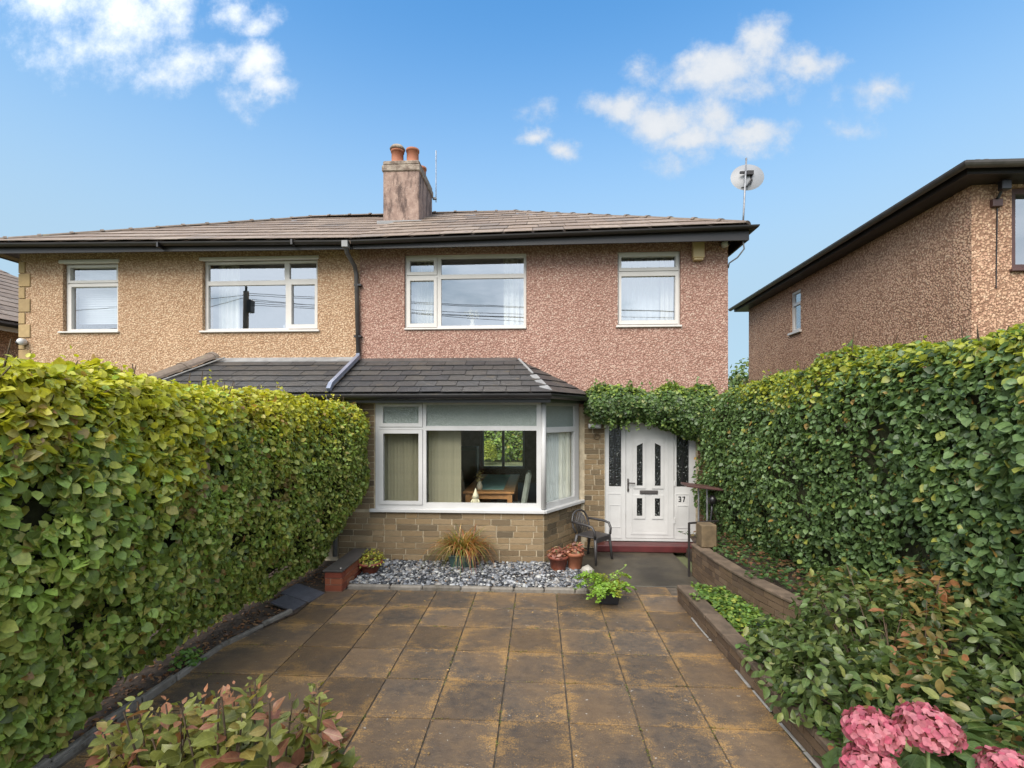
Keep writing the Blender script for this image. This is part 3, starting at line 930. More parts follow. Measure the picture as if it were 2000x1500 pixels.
def roof_face(name, pts, gauge, width, mat, parent, drop=.012, base=None):
    """Deck below, slates on top. pts: eave left, eave right, then upwards anticlockwise."""
    P = [Vector(p) for p in pts]
    U = (P[1] - P[0]).normalized()
    nrm_ = U.cross(P[-1] - P[0]).normalized()
    V = nrm_.cross(U)
    reg = planar(P[0], U, V, P)
    lay_slates(P[0], U, V, reg, gauge, width, mat, parent)

EY, EZ, TZ = 6.83, 2.47, 3.07
br = MB()
br.prism([(-2.97, EY + .02, EZ - .01), (.17, EY + .02, EZ - .01), (-.35, YW, TZ - .012), (-2.97, YW, TZ - .012)], (0, 0, -.04))
br.prism([(.17, EY + .02, EZ - .01), (.87, YW, EZ - .01), (-.35, YW, TZ - .012)], (0, 0, -.04))
bro = br.obj('bay_roof', 'bay_slate', H)
roof_face('bay', [(-2.955, EY, EZ), (.18, EY, EZ), (-.35, YW, TZ), (-2.955, YW, TZ)], .215, .33, 'bay_slate', bro)
roof_face('bay', [(.18, EY, EZ), (.88, YW, EZ), (-.35, YW, TZ)], .215, .30, 'bay_slate', bro)
hipA, hipB = Vector((.16, EY + .03, EZ + .035)), Vector((-.33, YW - .02, TZ + .035))
for k, (a, b, w) in enumerate(((.02, .14, .09), (.17, .30, .075), (.34, .45, .07), (.5, .98, .018))):
    p, q = hipA.lerp(hipB, a), hipA.lerp(hipB, b)
    s_ = Vector((w, 0, 0))
    MB().prism([p - s_ + Vector((0, 0, -.012)), p + s_ * .4, q + s_ * .4, q - s_ + Vector((0, 0, -.012))], (0, 0, -.012)).obj('hip_flashing', 'lead', bro)
MB().prism([(-2.95, YW - .09, TZ - .02), (-.36, YW - .09, TZ - .02), (-.36, YW - .002, TZ + .035), (-2.95, YW - .002, TZ + .035)], (0, 0, -.012)).obj('flashing', 'dark_pipe', bro)
gutter([(-2.96, EY - .055, EZ - .035), (-.75, EY - .055, EZ - .035)], H)
gutter([(-.80, EY - .060, EZ - .030), (.15, EY - .060, EZ - .030), (.90, YW - .05, EZ - .035)], H)
MB().prism([(-2.96, EY + .012, 2.335), (.165, EY + .012, 2.335), (.165, EY + .012, EZ - .055), (-2.96, EY + .012, EZ - .055)], (0, .03, 0)).obj('fascia', 'black_plastic', H)
MB().prism([(.165, EY + .012, 2.335), (.86, YW - .01, 2.335), (.86, YW - .01, EZ - .055), (.165, EY + .012, EZ - .055)], (-.02, .01, 0)).obj('fascia', 'black_plastic', H)
MB().add([(-2.96, EY + .02, 2.35), (.16, EY + .02, 2.35), (.86, YW - .01, 2.35), (.86, YW, 2.35), (-2.96, YW, 2.35)], [(0, 1, 2, 3, 4)]).obj('soffit', 'brown_fascia', H)
# bay ceiling, rooms
MB().box(-2.868, 2.74, YW + .281, 14.768, 2.40, 2.60).obj('room_ceiling', 'plaster', H)
MB().prism([(-2.94, 7.30, 2.352), (.04, 7.30, 2.352), (.50, YW, 2.352), (.50, YW + .28, 2.352), (-2.94, YW + .28, 2.352)], (0, 0, .043)).obj('bay_ceiling', 'plaster', H)
MB().box(-2.868, 2.74, YW + .285, 14.768, -.05, .15).box(-2.9, .05, 7.33, YW + .284, -.05, .148).obj('room_floor', 'carpet', H)
MB().box(.78, .86, YW + .281, 14.768, .151, 2.399).obj('room_wall', 'dark_wall', H)
MB().box(-2.868, -2.80, YW + .282, 14.767, .151, 2.398).obj('room_wall', 'wallpaper', H)
MB().box(-2.79, -1.75, 14.70, 14.765, .152, 2.397).box(-.40, .77, 14.70, 14.765, .152, 2.397).obj('room_wall', 'dark_wall', H)
MB().box(-2.868, 2.74, 11.0, 11.1, 2.61, 4.88).obj('bedroom_wall', 'plaster', H)
MB().box(.55, .63, YW + .281, 10.99, 2.602, 4.88).obj('bedroom_wall', 'plaster', H)
MB().box(-2.868, 2.74, YW + .281, 14.767, 4.89, 4.94).obj('bedroom_ceiling', 'plaster', H)

# main roof
RZ, RY = 6.90, 11.5
eL, eM, eR = Vector((-9.42, 7.62, 5.02)), Vector((-2.95, 7.62, 4.95)), Vector((3.22, 7.62, 5.06))
rM, rR, rL = Vector((-2.95, RY, RZ)), Vector((-.52, RY, RZ)), Vector((-5.45, RY, RZ - .02))
bL, bM, bR = Vector((-9.42, 15.4, 5.02)), Vector((-2.95, 15.4, 4.95)), Vector((3.22, 15.4, 5.06))
dn = Vector((0, 0, -.03))
rf = MB().prism([eM + dn, eR + dn, rR + dn, rM + dn], (0, 0, -.05))
rf.prism([eR + dn, bR + dn, rR + dn], (0, 0, -.05)).prism([bR + dn, bM + dn, rM + dn, rR + dn], (0, 0, -.05))
rfo = rf.obj('roof', 'roof_slate', H)
roof_face('main', [eM, eR, rR, rM], .50, .46, 'roof_slate', rfo)
ridge_tiles(eR + Vector((-.03, .03, .03)), rR + Vector((0, 0, .04)), rfo, .46, .075)
ridge_tiles(rR + Vector((-.01, 0, .04)), rM + Vector((0, 0, .04)), rfo, .46, .075)
MB().prism([(-2.95, 7.665, 4.80), (3.20, 7.665, 4.825), (3.20, 7.665, 5.025), (-2.95, 7.665, 4.915)], (0, .03, 0)).obj('fascia', 'brown_fascia', H)
MB().prism([(3.17, 7.70, 4.827), (3.17, 15.2, 4.827), (3.17, 15.2, 5.02), (3.17, 7.70, 5.02)], (.03, 0, 0)).obj('fascia', 'brown_fascia', H)
MB().prism([(-2.95, 7.70, 4.965), (3.165, 7.70, 4.985), (3.165, 15.2, 4.985), (-2.95, 15.2, 4.965)], (0, 0, .015)).obj('soffit', 'brown_fascia', H)
gutter([(-2.95, 7.605, 4.905), (3.26, 7.605, 5.02), (3.26, 15.3, 5.02)], H, 'brown_fascia', .052)

# chimney on the party wall
ch = MB().box(-3.21, -2.46, 10.0, 11.26, 6.0, 7.20).obj('chimney', 'chimney_render', H, bevel=.015)
MB().box(-3.235, -2.435, 9.975, 11.285, 7.19, 7.33).box(-3.215, -2.455, 9.995, 11.265, 7.33, 7.42).obj('cap', 'chimney_cap', ch, bevel=.02)
MB().box(-3.30, -2.37, 9.86, 10.02, 6.02, 6.13).obj('flashing', 'lead', ch, bevel=.01)
for cx, cy, hh, cowl in ((-2.985, 10.27, .36, True), (-2.66, 10.27, .37, False), (-2.985, 10.95, .33, True), (-2.66, 10.95, .33, False)):
    MB().lathe([(.165, 0), (.15, .06), (.125, .09), (.125, hh - .05), (.14, hh - .045), (.14, hh), (.105, hh), (.105, hh - .1)], (cx, cy, 7.40), 20).obj('chimney_pot', 'clay_pot', ch, smooth=True)
    if cowl:
        MB().lathe([(.15, 0), (.165, .03), (.12, .09), (.01, .11)], (cx, cy, 7.40 + hh + .002), 16).obj('cowl', 'chimney_cap', ch, smooth=True)

# downpipe on the party line, carried down over the bay roof
dp = MB().tube([(-3.04, 7.60, 4.86), (-3.04, 7.66, 4.74), (-3.03, 7.95, 4.62), (-3.02, 8.0, 4.5), (-2.985, 8.0, 3.14)], .036, 10).obj('downpipe', 'dark_pipe', H, smooth=True)
MB().box(-3.09, -2.99, 7.55, 7.66, 4.80, 4.905).obj('hopper', 'lead', dp, bevel=.006)
for z in (4.3, 3.45):
    MB().box(-3.05, -2.93, 7.97, 8.05, z, z + .03).obj('bracket', 'black_plastic', dp)
MB().tube([(-2.985, 7.98, 3.16), (-2.965, 7.93, 3.12), (-2.965, 6.87, 2.60), (-2.965, 6.80, 2.52)], .042, 4).obj('rainwater_pipe', 'grey_pipe', H)
MB().tube([(-2.965, 6.77, 2.43), (-2.965, 6.80, 2.30), (-2.965, 7.02, 2.12), (-2.965, 7.02, .1)], .034, 10).obj('downpipe', 'lead', H, smooth=True)

# ------------------------------------------------------------------ the cream house
G = thing('house', 'semi-detached house with cream pebbledash wall, stone quoins and slate bay roof behind the hedge', 'house', (-6, YW, 0))
LW1, LW2 = (-8.20, -7.20, 3.575, 4.80), (-5.70, -3.70, 3.56, 4.795)
MB().grid((-8.985, -2.978, 0, 4.99), [LW1, LW2, (-5.6, -3.2, .1, 2.3)], TX(YW), 0, .28).obj('wall', 'render_cream', G)
MB().box(-8.985, -8.705, YW + .282, 15.05, 0, 4.95).obj('side_wall', 'render_cream', G)
MB().box(-8.70, -2.978, 14.77, 15.05, 0, 4.95).obj('rear_wall', 'render_cream', G)
z, k = 4.82, 0
while z > .2:
    h_, w_ = (.235, .20) if k % 2 else (.205, .105)
    MB().box(-8.995, -8.985 + w_, YW - .018, YW + .05, z - h_ + .006, z - .006).obj('quoin', 'quoin_stone', G, bevel=.006)
    z -= h_; k += 1
window(G, TX(YW), (LW1[0] + .004, LW1[1] - .004, 3.60, LW1[3] - .03), sashes=[((-8.17, -7.23, 4.45, 4.755), (-8.12, -7.28, 4.495, 4.72)), ((-8.17, -7.23, 3.615, 4.425), (-8.10, -7.265, 3.65, 4.385))],
       d=.07, gmat='glass_soft', fmat='upvc_warm', sill=(-8.26, -7.17, 3.572, 3.60, .04))
MB().box(-8.26, -7.17, YW - .025, YW + .05, 4.772, 4.835).obj('lintel', 'upvc_warm', G, bevel=.008)
window(G, TX(YW), (LW2[0] + .004, LW2[1] - .004, 3.59, LW2[3] - .02), lights=[(-5.645, -4.305, 4.45, 4.74), (-5.645, -4.285, 3.635, 4.375), (-4.22, -3.75, 4.465, 4.74)],
       sashes=[((-4.235, -3.725, 3.62, 4.435), (-4.18, -3.775, 3.695, 4.37))],
       d=.07, gmat='glass_mirror', fmat='upvc_warm', sill=(-5.74, -3.66, 3.558, 3.59, .04))
MB().box(-5.75, -3.67, YW - .025, YW + .05, 4.778, 4.835).obj('lintel', 'upvc_warm', G, bevel=.008)
mb = MB().grid((-6.05, -2.965, 0, .742), [], TX(7.11), .012, .22)
mb.grid((-3.5, -2.965, .742, 2.34), [], TX(7.11), .012, .22)
mb.obj('bay_wall', 'mortar', G)
window(G, TX(7.11), (-5.95, -3.51, .79, 2.345), lights=[(-5.85, -4.8, .86, 2.28), (-4.7, -3.6, .86, 2.28)], d=.02)
br2 = MB()
br2.prism([(-6.10, EY + .02, EZ - .01), (-2.975, EY + .02, EZ - .01), (-2.975, YW, TZ + .008), (-5.48, YW, TZ + .008)], (0, 0, -.04))
br2.prism([(-6.85, YW, EZ - .01), (-6.10, EY + .02, EZ - .01), (-5.48, YW, TZ + .008)], (0, 0, -.04))
br2 = br2.obj('bay_roof', 'bay_slate', G)
roof_face('bay', [(-6.11, EY, EZ), (-2.975, EY, EZ), (-2.975, YW, TZ + .02), (-5.48, YW, TZ + .02)], .215, .36, 'bay_slate', br2)
MB().prism([(-5.46, YW - .10, TZ - .01), (-3.03, YW - .10, TZ - .01), (-3.03, YW - .002, TZ + .06), (-5.46, YW - .002, TZ + .06)], (0, 0, -.012)).obj('flashing', 'lead', br2)
ridge_tiles((-6.14, EY + .05, EZ + .05), (-5.49, YW - .04, TZ + .09), br2, .5, .15, 'ridge_clay')
pz = Vector((.20, -.02, .005))
MB().tube([Vector((-6.08, EY + .05, EZ + .05)) + pz, Vector((-5.46, YW - .06, TZ + .05)) + pz], .012, 6).obj('mortar_line', 'white_chip', br2)
gutter([(-6.15, EY - .055, EZ - .035), (-2.97, EY - .055, EZ - .035)], G)
MB().box(-6.1, -2.97, EY + .012, EY + .042, 2.335, EZ - .055).obj('fascia', 'black_plastic', G)
rg = MB().prism([eL + dn, eM + dn, rM + dn, rL + dn], (0, 0, -.05))
rg.prism([bL + dn, eL + dn, rL + dn], (0, 0, -.05)).prism([bM + dn, bL + dn, rL + dn, rM + dn], (0, 0, -.05))
rgo = rg.obj('roof', 'roof_slate', G)
roof_face('main', [eL, eM - Vector((.004, 0, 0)), rM - Vector((.004, 0, 0)), rL], .50, .46, 'roof_slate', rgo)
ridge_tiles(eL + Vector((.03, .03, .03)), rL + Vector((0, 0, .04)), rgo, .46, .075)
ridge_tiles(rL + Vector((.01, 0, .04)), rM + Vector((-.01, 0, .04)), rgo, .46, .075)
MB().prism([(-9.40, 7.665, 4.84), (-2.96, 7.665, 4.80), (-2.96, 7.665, 4.915), (-9.40, 7.665, 4.98)], (0, .03, 0)).obj('fascia', 'brown_fascia', G)
MB().prism([(-9.38, 7.70, 4.975), (-2.96, 7.70, 4.965), (-2.96, 15.2, 4.965), (-9.38, 15.2, 4.975)], (0, 0, .015)).obj('soffit', 'brown_fascia', G)
gutter([(-9.47, 15.3, 4.98), (-9.47, 7.605, 4.98), (-2.96, 7.605, 4.905)], G, 'brown_fascia', .052)
for x in (-6.1, -3.9):
    MB().box(x, x + .03, 7.53, 7.68, 4.85, 4.93).obj('gutter_bracket', 'black_plastic', G)
MB().box(-8.70, -2.98, 11.0, 11.1, .1, 4.88).obj('bedroom_wall', 'plaster', G)
MB().box(-8.70, -2.98, YW + .281, 14.76, 2.45, 2.6).obj('room_ceiling', 'plaster', G)
MB().box(-8.70, -2.98, YW + .281, 14.76, 4.89, 4.94).obj('bedroom_ceiling', 'plaster', G)
MB().box(-6.6, -6.5, YW + .281, 10.99, 2.61, 4.88).obj('bedroom_wall', 'plaster', G)

# ------------------------------------------------------------------ the brown house on the right
B_ = thing('house', 'brown pebbledash house with dark eaves rising above the tall hedge', 'house', (5.6, 6.5, 0))
nA, nB = (5.75, 13.80), (5.45, 6.50)
TN = TL(nA, nB)
NL = math.hypot(nA[0] - nB[0], nA[1] - nB[1])
TS = 11.35                         # position of the small side window, as Y
u_of = lambda y: (13.80 - y) / 7.30 * NL
SW = (u_of(11.35), u_of(10.90), 4.0, 4.90)
MB().grid((0, NL, 0, 5.06), [SW], TN, 0, .28).obj('side_wall', 'render_brown', B_)
FW = (5.93, 6.95, 3.96, 5.02)
MB().grid((5.75, 11.5, 0, 5.06), [FW], TX(6.50), 0, .28).box(5.452, 5.748, 6.502, 6.78, .001, 5.058).obj('front_wall', 'render_brown', B_)
MB().box(5.77, 11.5, 13.5, 13.8, 0, 5.05).box(11.3, 11.5, 6.79, 13.49, 0, 5.05).obj('rear_wall', 'render_brown', B_)
window(B_, TN, (SW[0] + .003, SW[1] - .003, 4.003, 4.897), lights=[(SW[0] + .06, SW[1] - .06, 4.64, 4.84), (SW[0] + .06, SW[1] - .06, 4.06, 4.58)], d=.03, gmat='glass_mirror', fmat='upvc_warm', sill=(SW[0] - .05, SW[1] + .05, 3.95, 4.0, .05))
window(B_, TX(6.5), (FW[0] + .003, FW[1] - .003, 3.99, FW[3] - .003), lights=[(6.01, 6.42, 4.06, 4.95), (6.48, 6.88, 4.06, 4.95)], d=.04, gmat='glass_mirror', fmat='brown_frame', sill=(FW[0] - .03, FW[1] + .03, 3.955, 3.99, .05))
ne, nf_ = Vector((5.09, 6.14, 5.20)), Vector((5.42, 14.15, 5.20))
nr, nb_ = Vector((11.8, 6.14, 5.20)), Vector((11.8, 14.15, 5.20))
na, nc = Vector((8.5, 9.4, 6.75)), Vector((8.5, 10.9, 6.75))
mb = MB()
for P_ in ([ne, nr, na], [nf_, ne, na, nc], [nr, nb_, nc, na], [nb_, nf_, nc]):
    mb.prism(P_, (0, 0, -.05))
bro_ = mb.obj('roof', 'bay_slate', B_)
ridge_tiles(ne + Vector((.05, .05, .01)), na, bro_, .46, .055)
e_ = (nf_ - ne)
MB().prism([ne + Vector((.05, .05, -.135)), nf_ + Vector((.05, -.05, -.135)), nf_ + Vector((.05, -.05, -.055)), ne + Vector((.05, .05, -.055))], (.03, 0, 0)).obj('fascia', 'brown_fascia', B_)
MB().prism([ne + Vector((.082, .05, -.135)), nr + Vector((0, .05, -.135)), nr + Vector((0, .05, -.055)), ne + Vector((.082, .05, -.055))], (0, .03, 0)).obj('fascia', 'brown_fascia', B_)
MB().prism([ne + Vector((.06, .06, -.145)), nr + Vector((0, .06, -.145)), nb_ + Vector((0, -.06, -.145)), nf_ + Vector((.06, -.06, -.145))], (0, 0, .012)).obj('soffit', 'brown_fascia', B_)
gutter([nf_ + Vector((-.03, 0, -.05)), ne + Vector((-.03, -.03, -.05)), nr + Vector((0, -.03, -.05))], B_, 'dark_pipe', .06)
MB().tube([(5.74, 6.48, 4.75), (5.735, 6.485, 4.2), (5.73, 6.485, 3.75)], .008, 6).obj('cable', 'black_plastic', B_)
MB().box(5.95, 11.2, 8.2, 8.3, 2.6, 5.0).obj('bedroom_wall', 'plaster', B_)
fl = thing('floodlight', 'small dark floodlight on bracket under the eaves of the brown house', 'floodlight', (5.72, 6.5, 4.85))
MB().box(5.665, 5.775, 6.32, 6.40, 4.92, 5.04, ).obj('lamp_head', 'black_plastic', fl, bevel=.01)
MB().tube([(5.71, 6.5, 4.86), (5.70, 6.42, 4.86), (5.71, 6.38, 4.95)], .016, 6).obj('arm', 'black_plastic', fl)
MB().box(5.66, 5.78, 6.44, 6.499, 4.76, 4.86).obj('sensor_box', 'brown_frame', fl, bevel=.008)

# ------------------------------------------------------------------ the house at the left edge
F_ = thing('house', 'neighbouring house with red-brown tiled roof peeping in at the left edge of the picture', 'house', (-15, 12, 0))
MB().box(-18.5, -11.85, 8.5, 15.5, 0, 4.05).obj('wall', 'render_brown', F_)
f0, f1, f2, f3 = Vector((-11.45, 8.0, 4.18)), Vector((-11.45, 16, 4.18)), Vector((-19, 16, 4.18)), Vector((-19, 8, 4.18))
g0, g1 = Vector((-15.2, 11, 6.25)), Vector((-15.2, 13, 6.25))
mb = MB()
for P_ in ([f0, f1, g1, g0], [f3, f0, g0], [f1, f2, g1], [f2, f3, g0, g1]):
    mb.prism(P_, (0, 0, -.06))
lro = mb.obj('roof', 'ridge_clay', F_)
roof_face('side', [f0 + Vector((.02, 0, .02)), f1 + Vector((.02, 0, .02)), g1 + Vector((0, 0, .03)), g0 + Vector((0, 0, .03))], .34, .42, 'roof_slate', lro)
MB().box(-11.52, -11.48, 8.05, 15.9, 3.98, 4.14).obj('fascia', 'upvc_warm', F_)
gutter([(-11.40, 15.9, 4.12), (-11.40, 8.0, 4.12)], F_, 'black_plastic', .06)

# ================================================================== FITTINGS ON THE HOUSES
ab = thing('alarm_box', 'cream burglar alarm box under the eaves beside the upper right window', 'alarm box', (2.54, YW, 4.64))
MB().box(2.455, 2.632, 7.945, 8.048, 4.66, 4.97).obj('cover', 'alarm_cream', ab, bevel=.012)
MB().box(2.47, 2.617, 7.955, 8.045, 4.628, 4.662).obj('base', 'alarm_cream', ab, bevel=.008)

def turret(x, y, z, label, look):
    t = thing('security_camera', label, 'security camera', (x, y, z))
    bm = bmesh.new(); bmesh.ops.create_uvsphere(bm, u_segments=16, v_segments=10, radius=.062)
    me = bpy.data.meshes.new('ball'); bm.to_mesh(me); bm.free()
    me.polygons.foreach_set('use_smooth', [True] * len(me.polygons))
    obj('ball', me, 'white_plastic', t, Matrix.Translation((x, y - .06, z)))
    MB().lathe([(.05, 0), (.055, .02), (.045, .05)], (0, 0, 0), 16).obj('mount', 'white_plastic', t, True, Matrix.Translation((x, y, z)) @ Matrix.Rotation(R(90), 4, 'X'))
    d = Vector(look).normalized()
    MB().lathe([(.001, 0), (.036, 0), (.034, .016), (.001, .018)], (0, 0, 0), 14).obj('lens', 'black_plastic', t, True, Matrix.Translation(Vector((x, y - .06, z)) + d * .052) @ d.to_track_quat('Z', 'Y').to_matrix().to_4x4())
turret(2.965, 8.045, 4.885, 'white dome security camera at the top right corner of the pink wall', (.75, -.7, -.1))
turret(-8.87, 8.03, 3.42, 'white security camera fixed to the stone quoins of the cream house', (-.6, -.7, -.55))

sdz = thing('satellite_dish', 'grey satellite dish on a thin mast at the right end of the roof', 'satellite dish', (3.17, 7.75, 5.06))
MB().tube([(3.14, 7.75, 5.06), (3.15, 7.74, 5.3), (3.18, 7.72, 6.10)], .014, 8).obj('mast', 'gable_metal', sdz, True)
mb = MB()
nn_, vv = 28, []
for i in range(7):
    r_ = .245 * i / 6
    for k in range(nn_):
        a_ = 2 * math.pi * k / nn_
        vv.append((r_ * math.cos(a_), -.05 + .055 * (r_ / .245) ** 2, r_ * .97 * math.sin(a_)))
mb.add(vv, [(i * nn_ + k, i * nn_ + (k + 1) % nn_, (i + 1) * nn_ + (k + 1) % nn_, (i + 1) * nn_ + k) for i in range(6) for k in range(nn_)])
mb.obj('reflector', 'dish_grey', sdz, True, Matrix.Translation((3.245, 7.84, 5.865)) @ Matrix.Rotation(R(-8), 4, 'Z') @ Matrix.Rotation(R(-14), 4, 'X'))
MB().box(3.10, 3.30, 7.745, 7.775, 5.885, 5.915).box(3.20, 3.30, 7.735, 7.80, 5.86, 5.92).obj('bracket', 'black_metal', sdz)
MB().tube([(3.28, 7.78, 5.86), (3.275, 7.77, 5.80), (3.24, 7.76, 5.74), (3.20, 7.75, 5.68), (3.12, 7.74, 5.655)], .013, 6).tube([(3.26, 7.775, 5.90), (3.29, 7.765, 5.78), (3.25, 7.76, 5.70)], .006, 5).obj('cable', 'black_plastic', sdz, True)
cb = MB().tube([(3.13, 7.72, 4.84), (3.16, 7.75, 4.72), (3.10, 7.85, 4.62), (3.03, 8.0, 4.58), (3.035, 8.06, 4.52)], .012, 6).obj('cable', 'dish_grey', None, True)
tag(cb, 'loose grey cable looping below the eaves at the corner of the pink house', 'cable')
an = thing('antenna', 'thin whip antenna on the back of the chimney', 'antenna', (-2.40, 11.29, 7.1))
MB().tube([(-2.385, 11.33, 7.12), (-2.385, 11.33, 7.9), (-2.385, 11.33, 8.32)], [.012, .010, .014], 6).obj('mast', 'gable_metal', an)
MB().box(-2.46, -2.37, 11.285, 11.35, 7.18, 7.22).obj('bracket', 'lead', an)
lp = thing('wall_light', 'white box wall light on the brick beside the front door', 'wall light', (.90, YW, 1.97))
MB().box(.80, 1.0, 7.93, 8.048, 1.955, 2.02).obj('housing', 'white_plastic', lp, bevel=.008)
MB().box(.81, .99, 7.94, 8.04, 1.945, 1.957).obj('diffuser', 'dish_grey', lp)
vt = MB().lathe([(.055, 0), (.055, .02), (.038, .025), (.034, .012), (.001, .012)], (0, 0, 0), 18).obj('wall_vent', 'stone_post', None, True, Matrix.Translation((.945, 8.05, 1.815)) @ Matrix.Rotation(R(90), 4, 'X'))
tag(vt, 'small round vent ring in the brick wall below the white light', 'vent')

# ================================================================== INSIDE, SEEN THROUGH THE GLASS
def slat_blind(name, label, x0, x1, y, z0, z1, n, mat, twist=35):
    t = thing(name, label, 'blind', ((x0 + x1) / 2, y, z0))
    w = (x1 - x0) / n
    for k in range(n):
        M = Matrix.Translation((x0 + w * (k + .5), y, 0)) @ Matrix.Rotation(R(twist + random.uniform(-6, 6)), 4, 'Z')
        MB().box(-w * .56, w * .56, -.001, .001, z0 + random.uniform(0, .01), z1).obj('slat', mat, t, M=M)
    MB().box(x0, x1, y - .02, y + .02, z1, z1 + .03).obj('headrail', 'upvc', t)

def curtain(label, x0, x1, y, z0, z1, mat, folds=6, amp=.03, M=None):
    n = folds * 8
    pts = [(x0 + (x1 - x0) * i / n, y + amp * math.sin(2 * math.pi * folds * i / n) * (1 + .3 * math.sin(i * .37))) for i in range(n + 1)]
    vs = [(a, b, z0) for a, b in pts] + [(a, b, z1) for a, b in pts]
    vs += [(a, b + .004, z0) for a, b in pts] + [(a, b + .004, z1) for a, b in pts]
    m_ = n + 1
    fs = [(i, i + 1, m_ + i + 1, m_ + i) for i in range(n)] + [(2 * m_ + i, 3 * m_ + i, 3 * m_ + i + 1, 2 * m_ + i + 1) for i in range(n)]
    o = MB().add(vs, fs).obj('curtain', mat, None, True, M)
    tag(o, label, 'curtain')

slat_blind('vertical_blind', 'olive vertical blind slats behind the left casement of the bay window', -2.33, -1.72, 7.34, .80, 2.30, 12, 'blind_olive')
slat_blind('vertical_blind', 'olive vertical blind gathered at the left of the large bay pane', -1.66, -1.17, 7.36, .80, 2.30, 10, 'blind_olive', 20)
Mside = Matrix.Translation((.074, 7.10, 0)) @ Matrix.Rotation(math.atan2(.95, .626), 4, 'Z')
curtain('cream curtain hanging behind the angled bay window', .62, 1.08, .13, .80, 2.32, 'curtain_cream', 5, .03, Mside)
curtain('grey vertical blind drawn to the near end of the angled bay window', .28, .62, .13, .80, 2.32, 'blind_grey', 8, .015, Mside)
curtain('cream curtain at the left of the upper middle window', -2.15, -1.82, 8.42, 3.4, 4.85, 'curtain_cream', 5, .02)
curtain('cream curtain at the right of the upper middle window', -.60, -.22, 8.42, 3.4, 4.85, 'curtain_cream', 4, .03)
curtain('grey net curtain filling the upper right window', 1.30, 2.28, 8.50, 3.4, 4.85, 'blind_grey', 9, .012)
curtain('white curtain at the right of the upper right window', 2.05, 2.27, 8.42, 3.4, 4.85, 'curtain_cream', 3, .025)
curtain('white curtain at the left of the large upper left window', -5.66, -5.28, 8.42, 3.4, 4.85, 'curtain_cream', 4, .03)
t = thing('slat_blind', 'pale horizontal slat blind in the small window next to the quoins', 'blind', (-7.7, 8.4, 3.6))
for k in range(26):
    M = Matrix.Translation((-7.68, 8.34, 3.80 + k * .040)) @ Matrix.Rotation(R(66), 4, 'X')
    MB().box(-.50, .50, -.024, .024, -.001, .001).obj('slat', 'blind_grey', t, M=M)
MB().box(-8.2, -7.15, 8.30, 8.38, 4.83, 4.87).obj('headrail', 'upvc', t)

# ornaments on sills
def ornament(x, y, z, s, label, prof, mat='cream_ornament', cat='ornament', name='ornament'):
    o = MB().lathe([(r_ * s, h_ * s) for r_, h_ in prof], (x, y, z), 14).obj(name, mat, None, True)
    tag(o, label, cat)
    return o
for (x0, x1, y0, z) in ((-2.2, -.22, 8.33, 3.57), (-5.68, -3.72, 8.33, 3.56)):
    o = MB().box(x0, x1, y0, y0 + .16, z, z + .03).obj('window_board', 'plaster', H if x0 > -3 else G)
MB().box(-2.35, .02, 7.325, 7.46, .76, .80).obj('window_board', 'plaster', H)
fg = thing('figurine', 'cream gnome figurine with pointed hat on the bay window sill', 'figurine', (-.95, 7.38, .80))
MB().lathe([(.055, 0), (.06, .03), (.045, .10), (.05, .115), (.052, .12)], (-.95, 7.38, .80), 14).obj('body', 'cream_ornament', fg, True)
MB().lathe([(.058, .115), (.04, .16), (.018, .22), (.002, .26)], (-.95, 7.38, .80), 14).obj('hat', 'cream_ornament', fg, True)
MB().tube([(-.99, 7.36, .89), (-1.01, 7.34, .86), (-1.0, 7.33, .84)], [.014, .012, .01], 6).tube([(-.91, 7.36, .89), (-.89, 7.34, .86), (-.90, 7.33, .84)], [.014, .012, .01], 6).obj('arm', 'cream_ornament', fg, True)
vs_ = thing('flower_vase', 'white vase of cream flowers in the upper middle window', 'vase', (-1.14, 8.42, 3.60))
MB().lathe([(.04, 0), (.042, .12), (.03, .16), (.035, .20), (.022, .205)], (-1.14, 8.42, 3.60), 14).obj('vase', 'cream_ornament', vs_, True)
p_ = rng.normal(size=(90, 3)); p_ = nrm(p_) * rng.uniform(.4, 1, (90, 1)) * np.array([.16, .08, .11]) + np.array([-1.14, 8.42, 3.90])
foliage(vs_, p_, nrm(p_ - np.array([-1.14, 8.42, 3.86])), rng.uniform(.03, .05, 90), tints(90, (.48, .44, .30), .1), 1.1, 0, name='petals')
ornament(-4.72, 8.41, 3.59, .5, 'rounded cream ornament on the sill of the large upper left window', [(.07, 0), (.08, .08), (.05, .16), (.01, .2)])
ornament(-4.60, 8.41, 3.59, .45, 'small pointed cream ornament on the sill of the large upper left window', [(.05, 0), (.05, .05), (.03, .14), (.004, .2)])
ornament(-4.46, 8.41, 3.59, .6, 'slim white candle on the sill of the large upper left window', [(.025, 0), (.025, .26), (.004, .265)], 'white_plastic', 'candle', 'candle')

tb = thing('dining_table', 'oak dining table with painted turquoise reflection on its top inside the bay window', 'table', (-.83, 9.2, .15))
MB().box(-1.26, -.40, 8.12, 10.55, .85, .89).obj('tabletop', 'oak', tb, bevel=.008)
MB().box(-1.20, -.46, 8.18, 8.21, .76, .85).box(-1.20, -.46, 10.46, 10.49, .76, .85).box(-1.20, -1.17, 8.21, 10.46, .76, .85).box(-.49, -.46, 8.21, 10.46, .76, .85).obj('apron', 'oak', tb)
for x in (-1.22, -.52):
    for y in (8.15, 10.43):
        MB().box(x, x + .08, y, y + .08, .15, .85).obj('leg', 'oak', tb)
MB().box(-1.08, -.60, 8.35, 10.45, .892, .898).obj('reflection_strip', 'turquoise_reflection', tb)  # turquoise reflection on the tabletop, put in as a thin coloured strip

